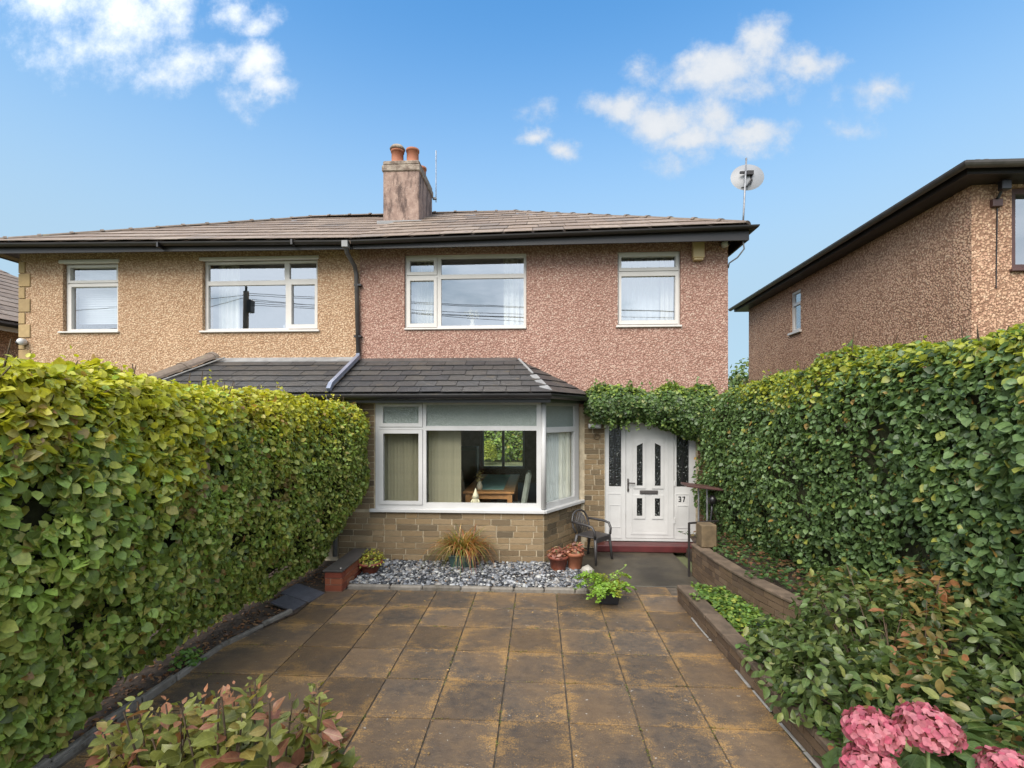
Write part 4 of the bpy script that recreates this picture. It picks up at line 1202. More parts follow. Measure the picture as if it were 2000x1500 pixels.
def dining_chair(label, x, y, mat, face):
    t = thing('dining_chair', label, 'chair', (x, y, .15))
    M = Matrix.Translation((x, y, .15)) @ Matrix.Rotation(face, 4, 'Z')
    MB().box(-.22, .22, -.22, .22, .38, .47).obj('seat', mat, t, M=M, bevel=.03)
    MB().box(-.22, .22, -.05, .05, .40, 1.02).obj('backrest', mat, t, M=M @ Matrix.Translation((0, .2, .02)) @ Matrix.Rotation(R(-10), 4, 'X'), bevel=.035)
    for a in (-.19, .19):
        for b in (-.19, .19):
            MB().box(a - .02, a + .02, b - .02, b + .02, 0, .385).obj('leg', 'oak', t, M=M)
dining_chair('beige upholstered dining chair to the left of the oak table', -1.10, 8.80, 'chair_beige', R(88))
dining_chair('sage upholstered dining chair to the right of the oak table', -.54, 8.62, 'chair_sage', R(-90))
sb_ = thing('sideboard', 'dark sideboard against the far wall of the dining room', 'sideboard', (-2.2, 14.3, .15))
MB().box(-2.70, -1.78, 14.1, 14.6, .15, 1.25).obj('carcass', 'dark_glass_wood', sb_, bevel=.01)
MB().box(-2.66, -2.25, 14.07, 14.10, .25, 1.15).obj('door', 'brown_frame', sb_)
MB().box(-2.23, -1.82, 14.07, 14.10, .25, 1.15).obj('door', 'brown_frame', sb_)
vz = thing('flower_vase', 'vase of dried cream flowers on the dining table', 'vase', (-1.0, 8.3, .9))
MB().lathe([(.04, 0), (.055, .06), (.03, .12), (.036, .15), (.02, .15)], (-1.0, 8.3, .893), 14).obj('vase', 'cream_ornament', vz, True)
p_ = nrm(rng.normal(size=(60, 3))) * rng.uniform(.3, 1, (60, 1)) * np.array([.09, .09, .11]) + np.array([-1.0, 8.3, 1.14])
foliage(vz, p_, nrm(p_ - np.array([-1.0, 8.3, 1.05])), rng.uniform(.03, .05, 60), tints(60, (.41, .33, .17), .2), .9, 0, name='petals')

# ================================================================== FRONT GARDEN: hard things
# gravel bed with a rough kerb
structure(MB().box(-2.39, .60, 6.03, 7.108, -.06, .018).obj('gravel_bed', 'soil'))
ek = structure(MB().box(-2.38, .60, 5.995, 6.03, -.06, .0).obj('bed_kerb', 'kerb_concrete'))
x = -2.38
while x < .58:
    w = random.uniform(.28, .55)
    MB().box(x + .004, min(x + w, .60) - .004, 5.985, 6.055, -.05, random.uniform(.035, .055)).obj('kerb_stone', 'kerb_concrete', ek, bevel=.016)
    x += w
# pebbles
ico = bmesh.new(); bmesh.ops.create_icosphere(ico, subdivisions=1, radius=1)
IV = np.array([v_.co[:] for v_ in ico.verts]); IF = np.array([[v_.index for v_ in f.verts] for f in ico.faces]); ico.free()
def stones(name, pos, size, tint, flat=.55):
    n = len(pos); k = len(IV)
    sc_ = size[:, None] * np.stack([rng.uniform(.7, 1.7, n), rng.uniform(.6, 1.0, n), np.full(n, flat) * rng.uniform(.7, 1.3, n)], 1)
    a = rng.uniform(0, 6.28, n); tl = rng.normal(size=n) * .35
    V = IV[None] * sc_[:, None, :] * (1 + rng.normal(size=(n, k, 1)) * .10)
    V = np.stack([V[..., 0], V[..., 1] * np.cos(tl)[:, None] - V[..., 2] * np.sin(tl)[:, None], V[..., 1] * np.sin(tl)[:, None] + V[..., 2] * np.cos(tl)[:, None]], -1)
    V = np.stack([V[..., 0] * np.cos(a)[:, None] - V[..., 1] * np.sin(a)[:, None], V[..., 0] * np.sin(a)[:, None] + V[..., 1] * np.cos(a)[:, None], V[..., 2]], -1) + pos[:, None, :]
    F = (IF[None] + (np.arange(n) * k)[:, None, None]).reshape(-1, 3)
    me = bpy.data.meshes.new(name)
    me.vertices.add(n * k); me.vertices.foreach_set('co', V.reshape(-1).astype(np.float32))
    me.loops.add(len(F) * 3); me.loops.foreach_set('vertex_index', F.reshape(-1).astype(np.int32))
    me.polygons.add(len(F)); me.polygons.foreach_set('loop_start', (np.arange(len(F)) * 3).astype(np.int32))
    me.update(calc_edges=True)
    at = me.color_attributes.new('tint', 'FLOAT_COLOR', 'POINT')
    c = np.ones((n, k, 4), np.float32); c[..., :3] = tint[:, None, :]
    at.data.foreach_set('color', c.ravel())
    return obj(name, me, 'gravel_stone')
n_ = 5200
gp = np.stack([rng.uniform(-2.37, .58, n_), rng.uniform(6.06, 7.085, n_), rng.uniform(.018, .05, n_)], 1)
gt = .72 * np.array([(.24, .25, .27), (.38, .39, .41), (.13, .135, .15), (.035, .04, .047), (.52, .52, .50), (.18, .19, .21), (.30, .28, .26), (.045, .05, .06)])[rng.integers(0, 8, n_)] * rng.uniform(.8, 1.15, (n_, 1))
gr = stones('gravel', gp, np.clip(.019 * np.exp(rng.normal(size=n_) * .38), .008, .055), gt)
tag(gr, 'grey and white pebbles of the bed under the bay window', 'gravel', None, 'stuff')

# red brick planter wall with slate coping
pw = thing('planter_wall', 'low red brick wall with dark slate top beside the gravel', 'wall', (-2.5, 6.2, 0))
pA, pB = (-2.61, 5.86), (-2.39, 5.86)
pwc = MB().box(-2.602, -2.398, 5.868, 6.85, 0, .245).obj('core', 'red_mortar', pw)
lay_bricks(TX(5.86), -2.61, -2.39, .012, .245, 'red_brick', pwc, L=.215, H=.078)
lay_bricks(TL((-2.39, 5.86), (-2.39, 6.86)), .0, .99, .012, .245, 'red_brick', pwc, L=.215, H=.078)
MB().box(-2.625, -2.38, 5.845, 6.34, .247, .268).obj('coping_slate', 'dark_pipe', pw, bevel=.004)
MB().box(-2.625, -2.38, 6.345, 6.86, .247, .266).obj('coping_slate', 'dark_pipe', pw, bevel=.004)
pc = stones('pebble', np.array([[-2.43, 5.92, .276]]), np.array([.012]), np.array([[.6, .55, .5]]))
tag(pc, 'tiny pale pebble lying on the slate top of the red brick wall', 'pebble')
for (x0, x1, y0, y1, rz, lab) in ((-2.98, -2.60, 5.53, 5.85, -7, 'larger grey slate slab leaning against the soil beside the red brick wall'), (-2.95, -2.66, 5.26, 5.50, -10, 'smaller grey slate slab next to the larger one along the paving')):
    M = Matrix.Translation(((x0 + x1) / 2, (y0 + y1) / 2, .045)) @ Matrix.Rotation(R(rz), 4, 'Z') @ Matrix.Rotation(R(14), 4, 'Y')
    o = MB().box(-(x1 - x0) / 2, (x1 - x0) / 2, -(y1 - y0) / 2, (y1 - y0) / 2, -.012, .012).obj('slate_slab', 'slate_slab', None, M=M, bevel=.004)
    tag(o, lab, 'slab')

# right: low wall along the paving and the raised bed behind it
lw = thing('garden_wall', 'low brown brick wall edging the paving in front of the ground cover', 'wall', (1.7, 4, 0))
LA, LB = (1.605, 5.76), (1.745, 2.2)
TLW = TL(LA, LB)                       # outside towards the paving is to the left here, so depth is mirrored below
Lw = math.hypot(LA[0] - LB[0], LA[1] - LB[1])
TLr = lambda u, d, z: TL(LB, LA)(Lw - u, -d, z)
def TLW2(u, d, z):
    A, B = Vector(LA), Vector(LB); e = (B - A).normalized(); n = Vector((-e.y, e.x))
    p = A + e * u + n * d
    return (p.x, p.y, z)
lwc = MB().grid((.008, Lw, 0, .155), [], TLW2, .008, .13).obj('core', 'dark_mortar', lw)
lay_bricks(TLW2, 0, Lw, .01, .155, 'wall_brick', lwc, L=.24, H=.072)
MB().box(1.60, 1.735, 5.755, 5.768, .005, .155).obj('end_face', 'wall_brick', lw)
u = 0.0
while u < Lw - .05:
    l = min(random.uniform(.38, .5), Lw - u)
    M = frame_matrix(TLW2, u + l / 2, .158, .065)
    MB().box(-l / 2 + .005, l / 2 - .005, -.082, .078, 0, .05).obj('coping_stone', 'coping', lw, M=M @ Matrix.Rotation(R(random.uniform(-.8, .8)), 4, 'Y'), bevel=.009)
    u += l
u = .3
while u < 3.2:                          # broken white render along the foot of the wall
    l = random.uniform(.03, .30)
    if random.random() < .55:
        M = frame_matrix(TLW2, u + l / 2, .003, -.006)
        MB().box(-l / 2, l / 2, -random.uniform(.008, .016), .010, 0, random.uniform(.006, .016)).obj('render_remnant', 'white_chip', lw, M=M @ Matrix.Rotation(R(random.uniform(-1.5, 1.5)), 4, 'Z'), bevel=.003)
    u += l + random.uniform(.0, .07)
structure(MB().add([(1.74, 5.70, .13), (1.87, 2.2, .13), (3.0, 2.2, .16), (2.45, 4.6, .16), (2.12, 6.0, .14), (2.02, 5.74, .13)], [(0, 1, 2, 3, 4, 5)]).obj('bed_soil', 'soil'))
structure(MB().box(2.30, 5.4, .8, 7.9, -.05, .08).obj('hedge_soil', 'soil'))

cw = thing('garden_wall', 'curved brown brick retaining wall below the tall hedge', 'wall', (2.2, 5.6, 0))
arc = [(2.055, 6.72), (2.07, 6.35), (2.10, 6.0), (2.15, 5.6), (2.22, 5.2), (2.32, 4.8), (2.46, 4.4), (2.66, 4.0), (2.95, 3.65)]
for a, b in zip(arc[:-1], arc[1:]):
    T_ = TL(a, b)                       # seen from the paving side (the outside is on the right of b->a), so swap
    A, B = Vector(a), Vector(b); e = (B - A).normalized(); n2_ = Vector((-e.y, e.x)); L_ = (B - A).length
    def TC(u, d, z, A=A, e=e, n2_=n2_):
        p = A + e * u + n2_ * d
        return (p.x, p.y, z)
    core = MB().grid((0, L_, 0, .40), [], TC, .008, .14).obj('core', 'dark_mortar', cw)
    lay_bricks(TC, 0, L_, .01, .40, 'wall_brick', core, L=.22, H=.062, joint=.009)
    M = frame_matrix(TC, L_ / 2, .402, .07)
    MB().box(-L_ / 2 - .004, L_ / 2 + .004, -.085, .085, 0, .035).obj('coping_stone', 'coping', cw, M=M, bevel=.008)
structure(MB().add([(2.14, 6.75, .36)] + [(x_ + .10, y_, .37) for x_, y_ in arc[1:]] + [(4.6, 3.0, .40), (4.8, 7.4, .42), (2.2, 7.4, .40)], [tuple(range(len(arc) + 3))]).obj('upper_bed_soil', 'soil'))
sp = MB().box(-.10, .10, -.10, .10, 0, .30).obj('stone_post', 'stone_post', None, bevel=.015, M=Matrix.Translation((2.20, 6.58, .437)) @ Matrix.Rotation(R(4), 4, 'Z'))
tag(sp, 'squat sandstone block standing on the end of the curved wall', 'post')
hr = thing('handrail', 'black metal handrail post and bar beside the door path', 'handrail', (2.0, 6.7, 0))
MB().tube([(2.005, 6.68, 0), (2.005, 6.68, .72)], .016, 8).obj('post', 'black_metal', hr)
MB().tube([(2.005, 6.68, .715), (2.42, 6.78, .73)], .014, 8).obj('bar', 'black_metal', hr)
st_ = thing('garden_stand', 'dark slanted tray on thin grey posts beside the front door', 'stand', (2.3, 7.1, 0))
MB().box(-.26, .30, -.16, .16, -.015, .015).obj('tray', 'brown_frame', st_, bevel=.006, M=Matrix.Translation((2.33, 7.15, 1.14)) @ Matrix.Rotation(R(6), 4, 'Y'))
for x_ in (2.28, 2.40):
    MB().tube([(x_, 7.15, .38), (x_, 7.15, 1.13)], .013, 8).obj('post', 'gable_metal', st_)
MB().tube([(2.45, 7.1, .95), (2.44, 7.08, .8), (2.40, 7.05, .6), (2.41, 7.0, .45)], .016, 8).obj('hose', 'black_plastic', st_, True)
MB().lathe([(.001, 0), (.05, .01), (.055, .08), (.03, .12), (.001, .125)], (2.45, 7.08, .90), 12).obj('head', 'black_plastic', st_, True)

# ------------------------------------------------------------------ pots and chair
def pot(name, label, x, y, z, r, h, mat, cat='flowerpot', rim=1.08, base=.72, n=24, sx=1, sy=1):
    t = thing(name, label, cat, (x, y, z))
    MB().lathe([(r * base * .98, 0), (r * base, .005), (r * .97, h * .80), (r * rim, h * .81), (r * rim, h), (r * .93, h), (r * .90, h * .86)], (x, y, z), n, sx, sy).obj('pot', mat, t, True)
    MB().lathe([(.001, 0), (r * .92, .001), (r * .92, .004)], (x, y, z + h * .87), n, sx, sy).obj('compost', 'soil', t)
    return t

def clump(t, x, y, z, n, rx, rz, size, base, spread, mixes, width=.9, singles=0, up=.5, name='foliage'):
    d = nrm(rng.normal(size=(n, 3))); d[:, 2] = np.abs(d[:, 2])
    p = d * rng.uniform(.25, 1, (n, 1)) ** .5 * np.array([rx, rx, rz]) + np.array([x, y, z])
    foliage(t, p, nrm(d + np.array([0, 0, .3])), rng.uniform(.7, 1.3, n) * size, tints(n, base, spread, mixes), width, singles, .8, -.1, up, name)

t = pot('flowerpot', 'terracotta pot of reddish succulents nearer the bay window corner', .27, 6.80, .03, .135, .20, 'brown_pot')
clump(t, .27, 6.80, .22, 150, .16, .12, .055, (.22, .085, .06), .3, [(.25, (.30, .16, .10)), (.12, (.16, .17, .08))], .8)
t = pot('flowerpot', 'taller orange terracotta pot of reddish succulents beside the chair', .50, 6.84, .02, .118, .25, 'clay_pot')
clump(t, .50, 6.84, .26, 150, .14, .14, .055, (.26, .10, .07), .3, [(.25, (.34, .18, .11)), (.1, (.18, .18, .08))], .8)
t = pot('flowerpot', 'brown bowl of yellow-green trailing plant against the red brick wall', -2.27, 6.52, .035, .155, .15, 'brown_pot', base=.6)
clump(t, -2.26, 6.54, .15, 420, .20, .20, .032, (.24, .26, .045), .25, [(.35, (.42, .36, .05)), (.15, (.16, .2, .05)), (.06, (.35, .2, .08))], .9)
so = stones('stone', np.array([[.655, 6.66, .06]]), np.array([.085]), np.array([[.30, .28, .24]]), 1.1)
tag(so, 'pale upright stone beside the terracotta pots', 'stone')

# sedge in a green trough
t = thing('planter', 'spiky sedge with orange-brown blades in a dark green trough on the gravel', 'planter', (-1.06, 6.88, .03))
MB().prism([(-1.22, 6.78, .03), (-.90, 6.78, .03), (-.875, 6.76, .19), (-1.245, 6.76, .19)], (0, .22, 0)).box(-1.255, -.865, 6.75, 6.99, .185, .205).obj('trough', 'green_trough', t, bevel=.006)
mb_v, mb_f, mb_c = [], [], []
for k in range(420):
    a = rng.uniform(0, 6.28); L_ = rng.uniform(.55, .98); lean = rng.uniform(.4, 1.0)
    bx_, by_ = -1.06 + rng.normal() * .07, 6.87 + rng.normal() * .035
    d_ = np.array([math.cos(a) * 1.25, math.sin(a) * .75 - .15, 0.]); d_ /= np.linalg.norm(d_)
    s_ = np.array([-d_[1], d_[0], 0.]); w_ = rng.uniform(.005, .009)
    o_ = len(mb_v)
    for i in range(7):
        q = i / 6
        r_ = L_ * (lean * q * (1 - .12 * q)) * .78; zz = L_ * (q * (.92 - lean * .15) - lean * .98 * q * q)
        p_ = np.array([bx_, by_, .20]) + d_ * r_ + np.array([0, 0, max(zz, -.17)])
        p_[1] = min(p_[1], 7.06)
        ww = w_ * (1 - q ** 2 * .9)
        mb_v += [tuple(p_ - s_ * ww), tuple(p_ + s_ * ww)]
    mb_f += [(o_ + 2 * i, o_ + 2 * i + 1, o_ + 2 * i + 3, o_ + 2 * i + 2) for i in range(6)]
    c_ = np.array([(.16, .20, .04), (.26, .24, .05), (.42, .20, .06), (.36, .13, .05), (.50, .34, .14)][rng.choice(5, p=[.2, .22, .25, .18, .15])]) * rng.uniform(.7, 1.2)
    mb_c += [tuple(c_)] * 14
me = bpy.data.meshes.new('blades'); me.from_pydata(mb_v, [], mb_f)
at_ = me.color_attributes.new('tint', 'FLOAT_COLOR', 'POINT')
at_.data.foreach_set('color', np.concatenate([np.array(mb_c), np.ones((len(mb_c), 1))], 1).astype(np.float32).ravel())
o = obj('blades', me, 'leaf_mass', t); o['kind'] = 'stuff'

# fern in a black tub on the paving
t = thing('planter', 'bright green fern in a small black tub at the edge of the paving', 'planter', (.79, 5.72, 0))
MB().prism([(.70, 5.63, .002), (.90, 5.63, .002), (.925, 5.615, .15), (.675, 5.615, .15)], (0, .20, 0)).box(.67, .93, 5.605, 5.825, .146, .162).obj('tub', 'black_pot', t, bevel=.006)
fp, fn, fs_, ft = [], [], [], []
for k in range(26):
    a = rng.uniform(0, 6.28); L_ = rng.uniform(.20, .40)
    if k < 4: a, L_ = rng.uniform(2.2, 3.6), .36
    d_ = np.array([math.cos(a) * 1.2, math.sin(a), 0.]); d_ /= np.linalg.norm(d_); s_ = np.array([-d_[1], d_[0], 0.])
    rise = rng.uniform(.15, .95)
    tone = rng.random()
    for i in range(16):
        q = (i + 1) / 16
        p0 = np.array([.79, 5.72, .16]) + d_ * L_ * q + np.array([0, 0, L_ * (rise * q * 1.5 - (rise * .9 + .35) * q * q)])
        p0[2] = max(p0[2], .02)
        wd = .075 * math.sin(math.pi * min(.98, q * .85 + .12))
        for s__ in (-1, 1):
            for m_ in range(2):
                fp.append(p0 + s_ * s__ * wd * (.25 + .6 * m_)); fn.append(np.array([0, 0, 1.]) + d_ * .2)
                fs_.append(rng.uniform(.028, .042)); ft.append((.22, .36, .05) if tone > .35 else (.30, .33, .05))
foliage(t, np.array(fp), nrm(np.array(fn)), np.array(fs_), np.array(ft) * rng.uniform(.7, 1.2, (len(ft), 1)), 1.0, 0, .8, .1, .4, 'fronds')
tv = [np.array([.79 + .03 * i + .012 * rng.normal(), 5.74 + .01 * i, .22 + .028 * i - .0006 * i * i]) for i in range(9)]
MB().tube([tuple(q) for q in tv], .004, 5).obj('trailing_stem', 'green_stem', t)
foliage(t, np.array(tv), nrm(rng.normal(size=(9, 3)) + np.array([0, -.5, .6])), np.full(9, .03), tints(9, (.28, .36, .10), .2), 1.0, 0, name='stem_leaves')

# grey plastic armchair
c = thing('garden_chair', 'grey plastic garden armchair between the bay and the front door', 'chair', (.86, 7.42, 0))
CM = Matrix.Translation((.80, 7.40, .004)) @ Matrix.Rotation(R(50), 4, 'Z') @ Matrix.Diagonal((.86, .86, .93, 1))       # local -Y is the front of the seat
def ct(path, r): return MB().tube([CM @ Vector(p) for p in path], r, 8)
MB().box(-.21, .21, -.23, .20, .385, .41).obj('seat', 'chair_grey', c, M=CM, bevel=.012)
MB().box(-.19, .19, -.238, -.222, .33, .405).obj('seat_apron', 'chair_grey', c, M=CM)
loop = [(-.20, .20, .42), (-.235, .235, .52), (-.225, .265, .63), (-.17, .285, .71), (-.09, .295, .745), (0, .30, .755), (.09, .295, .745), (.17, .285, .71), (.225, .265, .63), (.235, .235, .52), (.20, .20, .42)]
ct(loop, .016).obj('back_rim', 'chair_grey', c, True)
for k in range(7):
    x_ = -.15 + .05 * k
    zt = .735 - abs(x_) ** 2 * 3.2
    ct([(x_ * .85, .195, .41), (x_, .235, .55), (x_ * .9, .285, zt)], .010).obj('back_slat', 'chair_grey', c, True)
for s_ in (-1, 1):
    ct([(s_ * .235, .25, .60), (s_ * .262, .10, .60), (s_ * .268, -.06, .595), (s_ * .262, -.17, .575), (s_ * .25, -.215, .50), (s_ * .235, -.215, .40)], .019).obj('armrest', 'chair_grey', c, True)
    ct([(s_ * .215, -.205, .40), (s_ * .235, -.225, .2), (s_ * .25, -.24, 0)], [.024, .020, .016]).obj('leg', 'chair_grey', c, True)
    ct([(s_ * .20, .18, .40), (s_ * .22, .22, .2), (s_ * .235, .25, 0)], [.024, .020, .016]).obj('leg', 'chair_grey', c, True)

# ================================================================== PLANTING
def sstep(a, b, v):
    t = np.clip((v - a) / (b - a), 0, 1)
    return t * t * (3 - 2 * t)

def profile_points(prof, t):
    P = np.array(prof, float)
    seg = np.linalg.norm(np.diff(P, axis=0), axis=1)
    cum = np.concatenate([[0], np.cumsum(seg)]) / seg.sum()
    x = np.interp(t, cum, P[:, 0]); z = np.interp(t, cum, P[:, 1])
    e = 1e-3
    x2 = np.interp(np.clip(t + e, 0, 1), cum, P[:, 0]) - np.interp(np.clip(t - e, 0, 1), cum, P[:, 0])
    z2 = np.interp(np.clip(t + e, 0, 1), cum, P[:, 1]) - np.interp(np.clip(t - e, 0, 1), cum, P[:, 1])
    l = np.hypot(x2, z2)
    return x, z, z2 / l, -x2 / l              # outward normal (for a profile drawn upwards on the +x side)

def hedge(root, y0, y1, face, prof, topz, side, n, size, tintf, bump=.085, holes=.62, core_in=.21, singles=300, freq=2.6, width=1.0, seed=0):
    """side = +1: the face looks to +x, -1: to -x. face(y), topz(y): position of the face and the height scale."""
    def surf_at(s, t):
        x, z, nx, nz_ = profile_points(prof, t)
        k = topz(s) / prof[-3][1]
        zz = np.where(z > .4, .4 + (z - .4) * (topz(s) - .4) / (prof[-3][1] - .4), z)
        return np.stack([face(s, zz) + side * x, s, zz], 1), np.stack([side * nx, np.zeros_like(nx), nz_], 1)
    s = rng.uniform(y0, y1, n); t = rng.random(n)
    p, nr_ = surf_at(s, t)
    w1 = wob(p, freq, 9, seed); w2 = wob(p, freq * 2.3, 8, seed + 5)
    depth = rng.exponential(.036, n)
    keep = (w2 + .35 * w1 > -holes) | (rng.random(n) < .12)
    depth = np.where(keep, depth, depth + .17)
    w3 = wob(p, freq * .55, 6, seed + 2)
    p = p + nr_ * (bump * (w1 + .9 * w3) + .045 * w2 - depth)[:, None]
    k2 = (p[:, 2] > .03)
    p, nr_, depth = p[k2], nr_[k2], depth[k2]
    sz = np.clip(np.exp(rng.normal(size=len(p)) * .36),   .42, 1.7) * size * (1.14 - .34 * sstep(2.5, 6.5, p[:, 1]))
    foliage(root, p, nr_, sz, tintf(p, depth), width, singles, 1.15, .55, .42, 'foliage', outer=depth < .05)
    # young shoots standing out of the clipped surface
    sp, sn_ = [], []
    cand = np.where((nr_[:, 2] > .35) & (depth < .05))[0]
    for k in range(150):
        i = cand[rng.integers(0, len(cand))]
        d = np.array([rng.normal() * .35, rng.normal() * .35, 1.0]); d /= np.linalg.norm(d)
        L_ = rng.uniform(.05, .17)
        for q in range(rng.integers(4, 8)):
            sp.append(p[i] + d * L_ * (q / 6) + rng.normal(size=3) * .008); sn_.append(d + rng.normal(size=3) * .7)
    sp, sn_ = np.array(sp), nrm(np.array(sn_))
    foliage(root, sp, sn_, rng.uniform(.5, .95, len(sp)) * size, tintf(sp + np.array([0, 0, .3]), np.zeros(len(sp))), width, 0, .8, -.3, .2, 'shoots')
    # woody interior
    ns, nt_ = 60, 26
    S, T_ = np.meshgrid(np.linspace(y0, y1, ns), np.linspace(0, 1, nt_), indexing='ij')
    cp, cn = surf_at(S.ravel(), T_.ravel())
    cw_ = wob(cp, freq, 9, seed)
    cp = cp + cn * (bump * (cw_ + .9 * wob(cp, freq * .55, 6, seed + 2)) - core_in)[:, None]
    fs = [(i * nt_ + j, (i + 1) * nt_ + j, (i + 1) * nt_ + j + 1, i * nt_ + j + 1) for i in range(ns - 1) for j in range(nt_ - 1)]
    fs += [tuple(range(nt_)), tuple(range((ns - 1) * nt_, ns * nt_))[::-1]]
    MB().add([tuple(q) for q in cp], fs).obj('branches', 'hedge_core', root, True)
    # twigs that break through here and there
    tw = MB()
    for k in range(320):
        i = rng.integers(0, len(p))
        q = p[i] - nr_[i] * .16
        d = nr_[i] * rng.uniform(.12, .24) + np.array([0, rng.normal() * .06, rng.uniform(.0, .14)])
        tw.tube([tuple(q), tuple(q + d * .6 + rng.normal(size=3) * .01), tuple(q + d)], [.006, .005, .003], 4, False)
    o = tw.obj('twigs', 'twig', root); o['kind'] = 'stuff'

LP = [(-.45, .10), (-.30, .28), (-.13, .65), (-.02, 1.15), (.01, 1.7), (-.01, 2.12), (-.07, 2.31), (-.24, 2.41), (-.90, 2.42), (-1.25, 2.30)]
hl = thing('hedge', 'clipped leafy hedge with yellow-green top along the left side of the paving', 'hedge', (-3.2, 4.5, 0))
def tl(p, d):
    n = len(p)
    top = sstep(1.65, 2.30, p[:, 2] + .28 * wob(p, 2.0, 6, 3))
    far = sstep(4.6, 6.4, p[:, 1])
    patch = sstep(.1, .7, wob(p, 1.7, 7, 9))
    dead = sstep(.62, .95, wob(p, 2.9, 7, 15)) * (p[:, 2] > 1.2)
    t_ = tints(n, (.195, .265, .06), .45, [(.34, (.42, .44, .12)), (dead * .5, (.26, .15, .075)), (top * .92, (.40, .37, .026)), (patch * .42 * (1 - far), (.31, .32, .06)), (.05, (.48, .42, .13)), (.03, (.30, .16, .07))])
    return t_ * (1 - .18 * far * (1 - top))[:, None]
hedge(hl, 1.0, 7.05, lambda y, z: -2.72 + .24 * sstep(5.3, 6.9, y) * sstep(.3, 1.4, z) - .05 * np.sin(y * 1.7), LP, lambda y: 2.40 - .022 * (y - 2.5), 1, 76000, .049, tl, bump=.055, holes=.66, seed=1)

RP = [(-.30, .36), (-.20, .5), (-.10, .8), (-.02, 1.2), (.0, 1.8), (-.05, 2.25), (-.16, 2.48), (-.40, 2.60), (-.95, 2.62), (-1.4, 2.5)]
hr_ = thing('hedge', 'tall dark green hedge with paler top on the right below the brown house', 'hedge', (3.3, 5, .4))
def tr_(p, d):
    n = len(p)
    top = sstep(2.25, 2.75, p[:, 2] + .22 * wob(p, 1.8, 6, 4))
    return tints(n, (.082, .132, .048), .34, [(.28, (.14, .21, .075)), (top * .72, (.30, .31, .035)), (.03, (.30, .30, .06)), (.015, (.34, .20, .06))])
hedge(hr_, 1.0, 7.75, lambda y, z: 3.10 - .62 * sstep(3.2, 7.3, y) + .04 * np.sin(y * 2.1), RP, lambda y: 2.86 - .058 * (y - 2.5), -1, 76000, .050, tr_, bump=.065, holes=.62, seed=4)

# climber over the front door
iv = thing('ivy', 'bushy ivy growing along the wall above the front door', 'ivy', (1.7, 7.9, 2.0))
n_ = 11000
X_ = rng.uniform(.74, 2.75, n_); A_ = rng.uniform(-.25, math.pi + 1.25, n_)
hang = sstep(2.0, 2.4, X_)
endt = np.sqrt(np.clip(1 - ((np.maximum(0, .98 - X_)) / .26) ** 2, .03, 1))
zc = 2.33 - .12 * hang; rz_ = (.26 + .12 * hang) * endt; ry_ = .34 * endt
dv_ = np.stack([np.zeros(n_), -np.cos(A_ - math.pi / 2), np.sin(A_ - math.pi / 2)], 1)
A2 = rng.uniform(0, 2 * math.pi, n_)
dv_ = np.stack([np.where(X_ < 1.0, -.5, 0) * rng.random(n_), -np.abs(np.cos(A2)) * 1.0, np.sin(A2)], 1)
p_ = np.stack([X_, 7.93 + dv_[:, 1] * ry_, zc + dv_[:, 2] * rz_], 1)
dv_ = nrm(dv_)
w_ = wob(p_, 3.2, 9, 2)
dep = rng.exponential(.045, n_)
p_ = p_ + dv_ * (.09 * w_ + .055 * wob(p_, 5.5, 8, 11) - dep)[:, None]
p_[:, 1] = np.minimum(p_[:, 1], 8.03)
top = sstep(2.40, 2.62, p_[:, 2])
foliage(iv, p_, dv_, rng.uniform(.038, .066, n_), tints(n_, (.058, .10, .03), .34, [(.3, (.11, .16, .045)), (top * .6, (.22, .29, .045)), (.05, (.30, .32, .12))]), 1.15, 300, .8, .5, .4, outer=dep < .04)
hp, hn = [], []
for k in range(70):                      # trailing and upstanding shoots
    hx = rng.uniform(.8, 2.7); down = rng.random() < .6
    b_ = np.array([hx, rng.uniform(7.60, 7.85), (2.10 - .1 * (hx > 2.1)) if down else 2.56])
    L_ = rng.uniform(.05, .20)
    for q in range(int(4 + L_ * 40)):
        hp.append(b_ + np.array([rng.normal() * .012, rng.normal() * .012, (-1 if down else 1) * L_ * q / (4 + L_ * 40)])); hn.append(np.array([rng.normal(), -1, rng.normal()]))
foliage(iv, np.array(hp), nrm(np.array(hn)), rng.uniform(.03, .055, len(hp)), tints(len(hp), (.085, .14, .04), .3, [(.35, (.17, .23, .06))]), 1.1, 0, .8, .5, .3, 'shoots')
cx_ = np.linspace(.86, 2.7, 30)
vs_c, fs_c = [], []
for i, x_ in enumerate(cx_):
    hg = float(sstep(2.0, 2.4, np.array([x_]))[0]); et = math.sqrt(max(.02, 1 - (max(0, 1.0 - x_) / .26) ** 2))
    for j in range(10):
        a_ = math.pi * j / 9 - math.pi / 2
        vs_c.append((x_, 7.95 - math.cos(a_) * .19 * et, 2.33 - .12 * hg + math.sin(a_) * (.16 + .10 * hg) * et))
fs_c = [(i * 10 + j, i * 10 + j + 1, (i + 1) * 10 + j + 1, (i + 1) * 10 + j) for i in range(29) for j in range(9)]
MB().add(vs_c, fs_c + [tuple(range(10))]).obj('branches', 'hedge_core', iv, True)

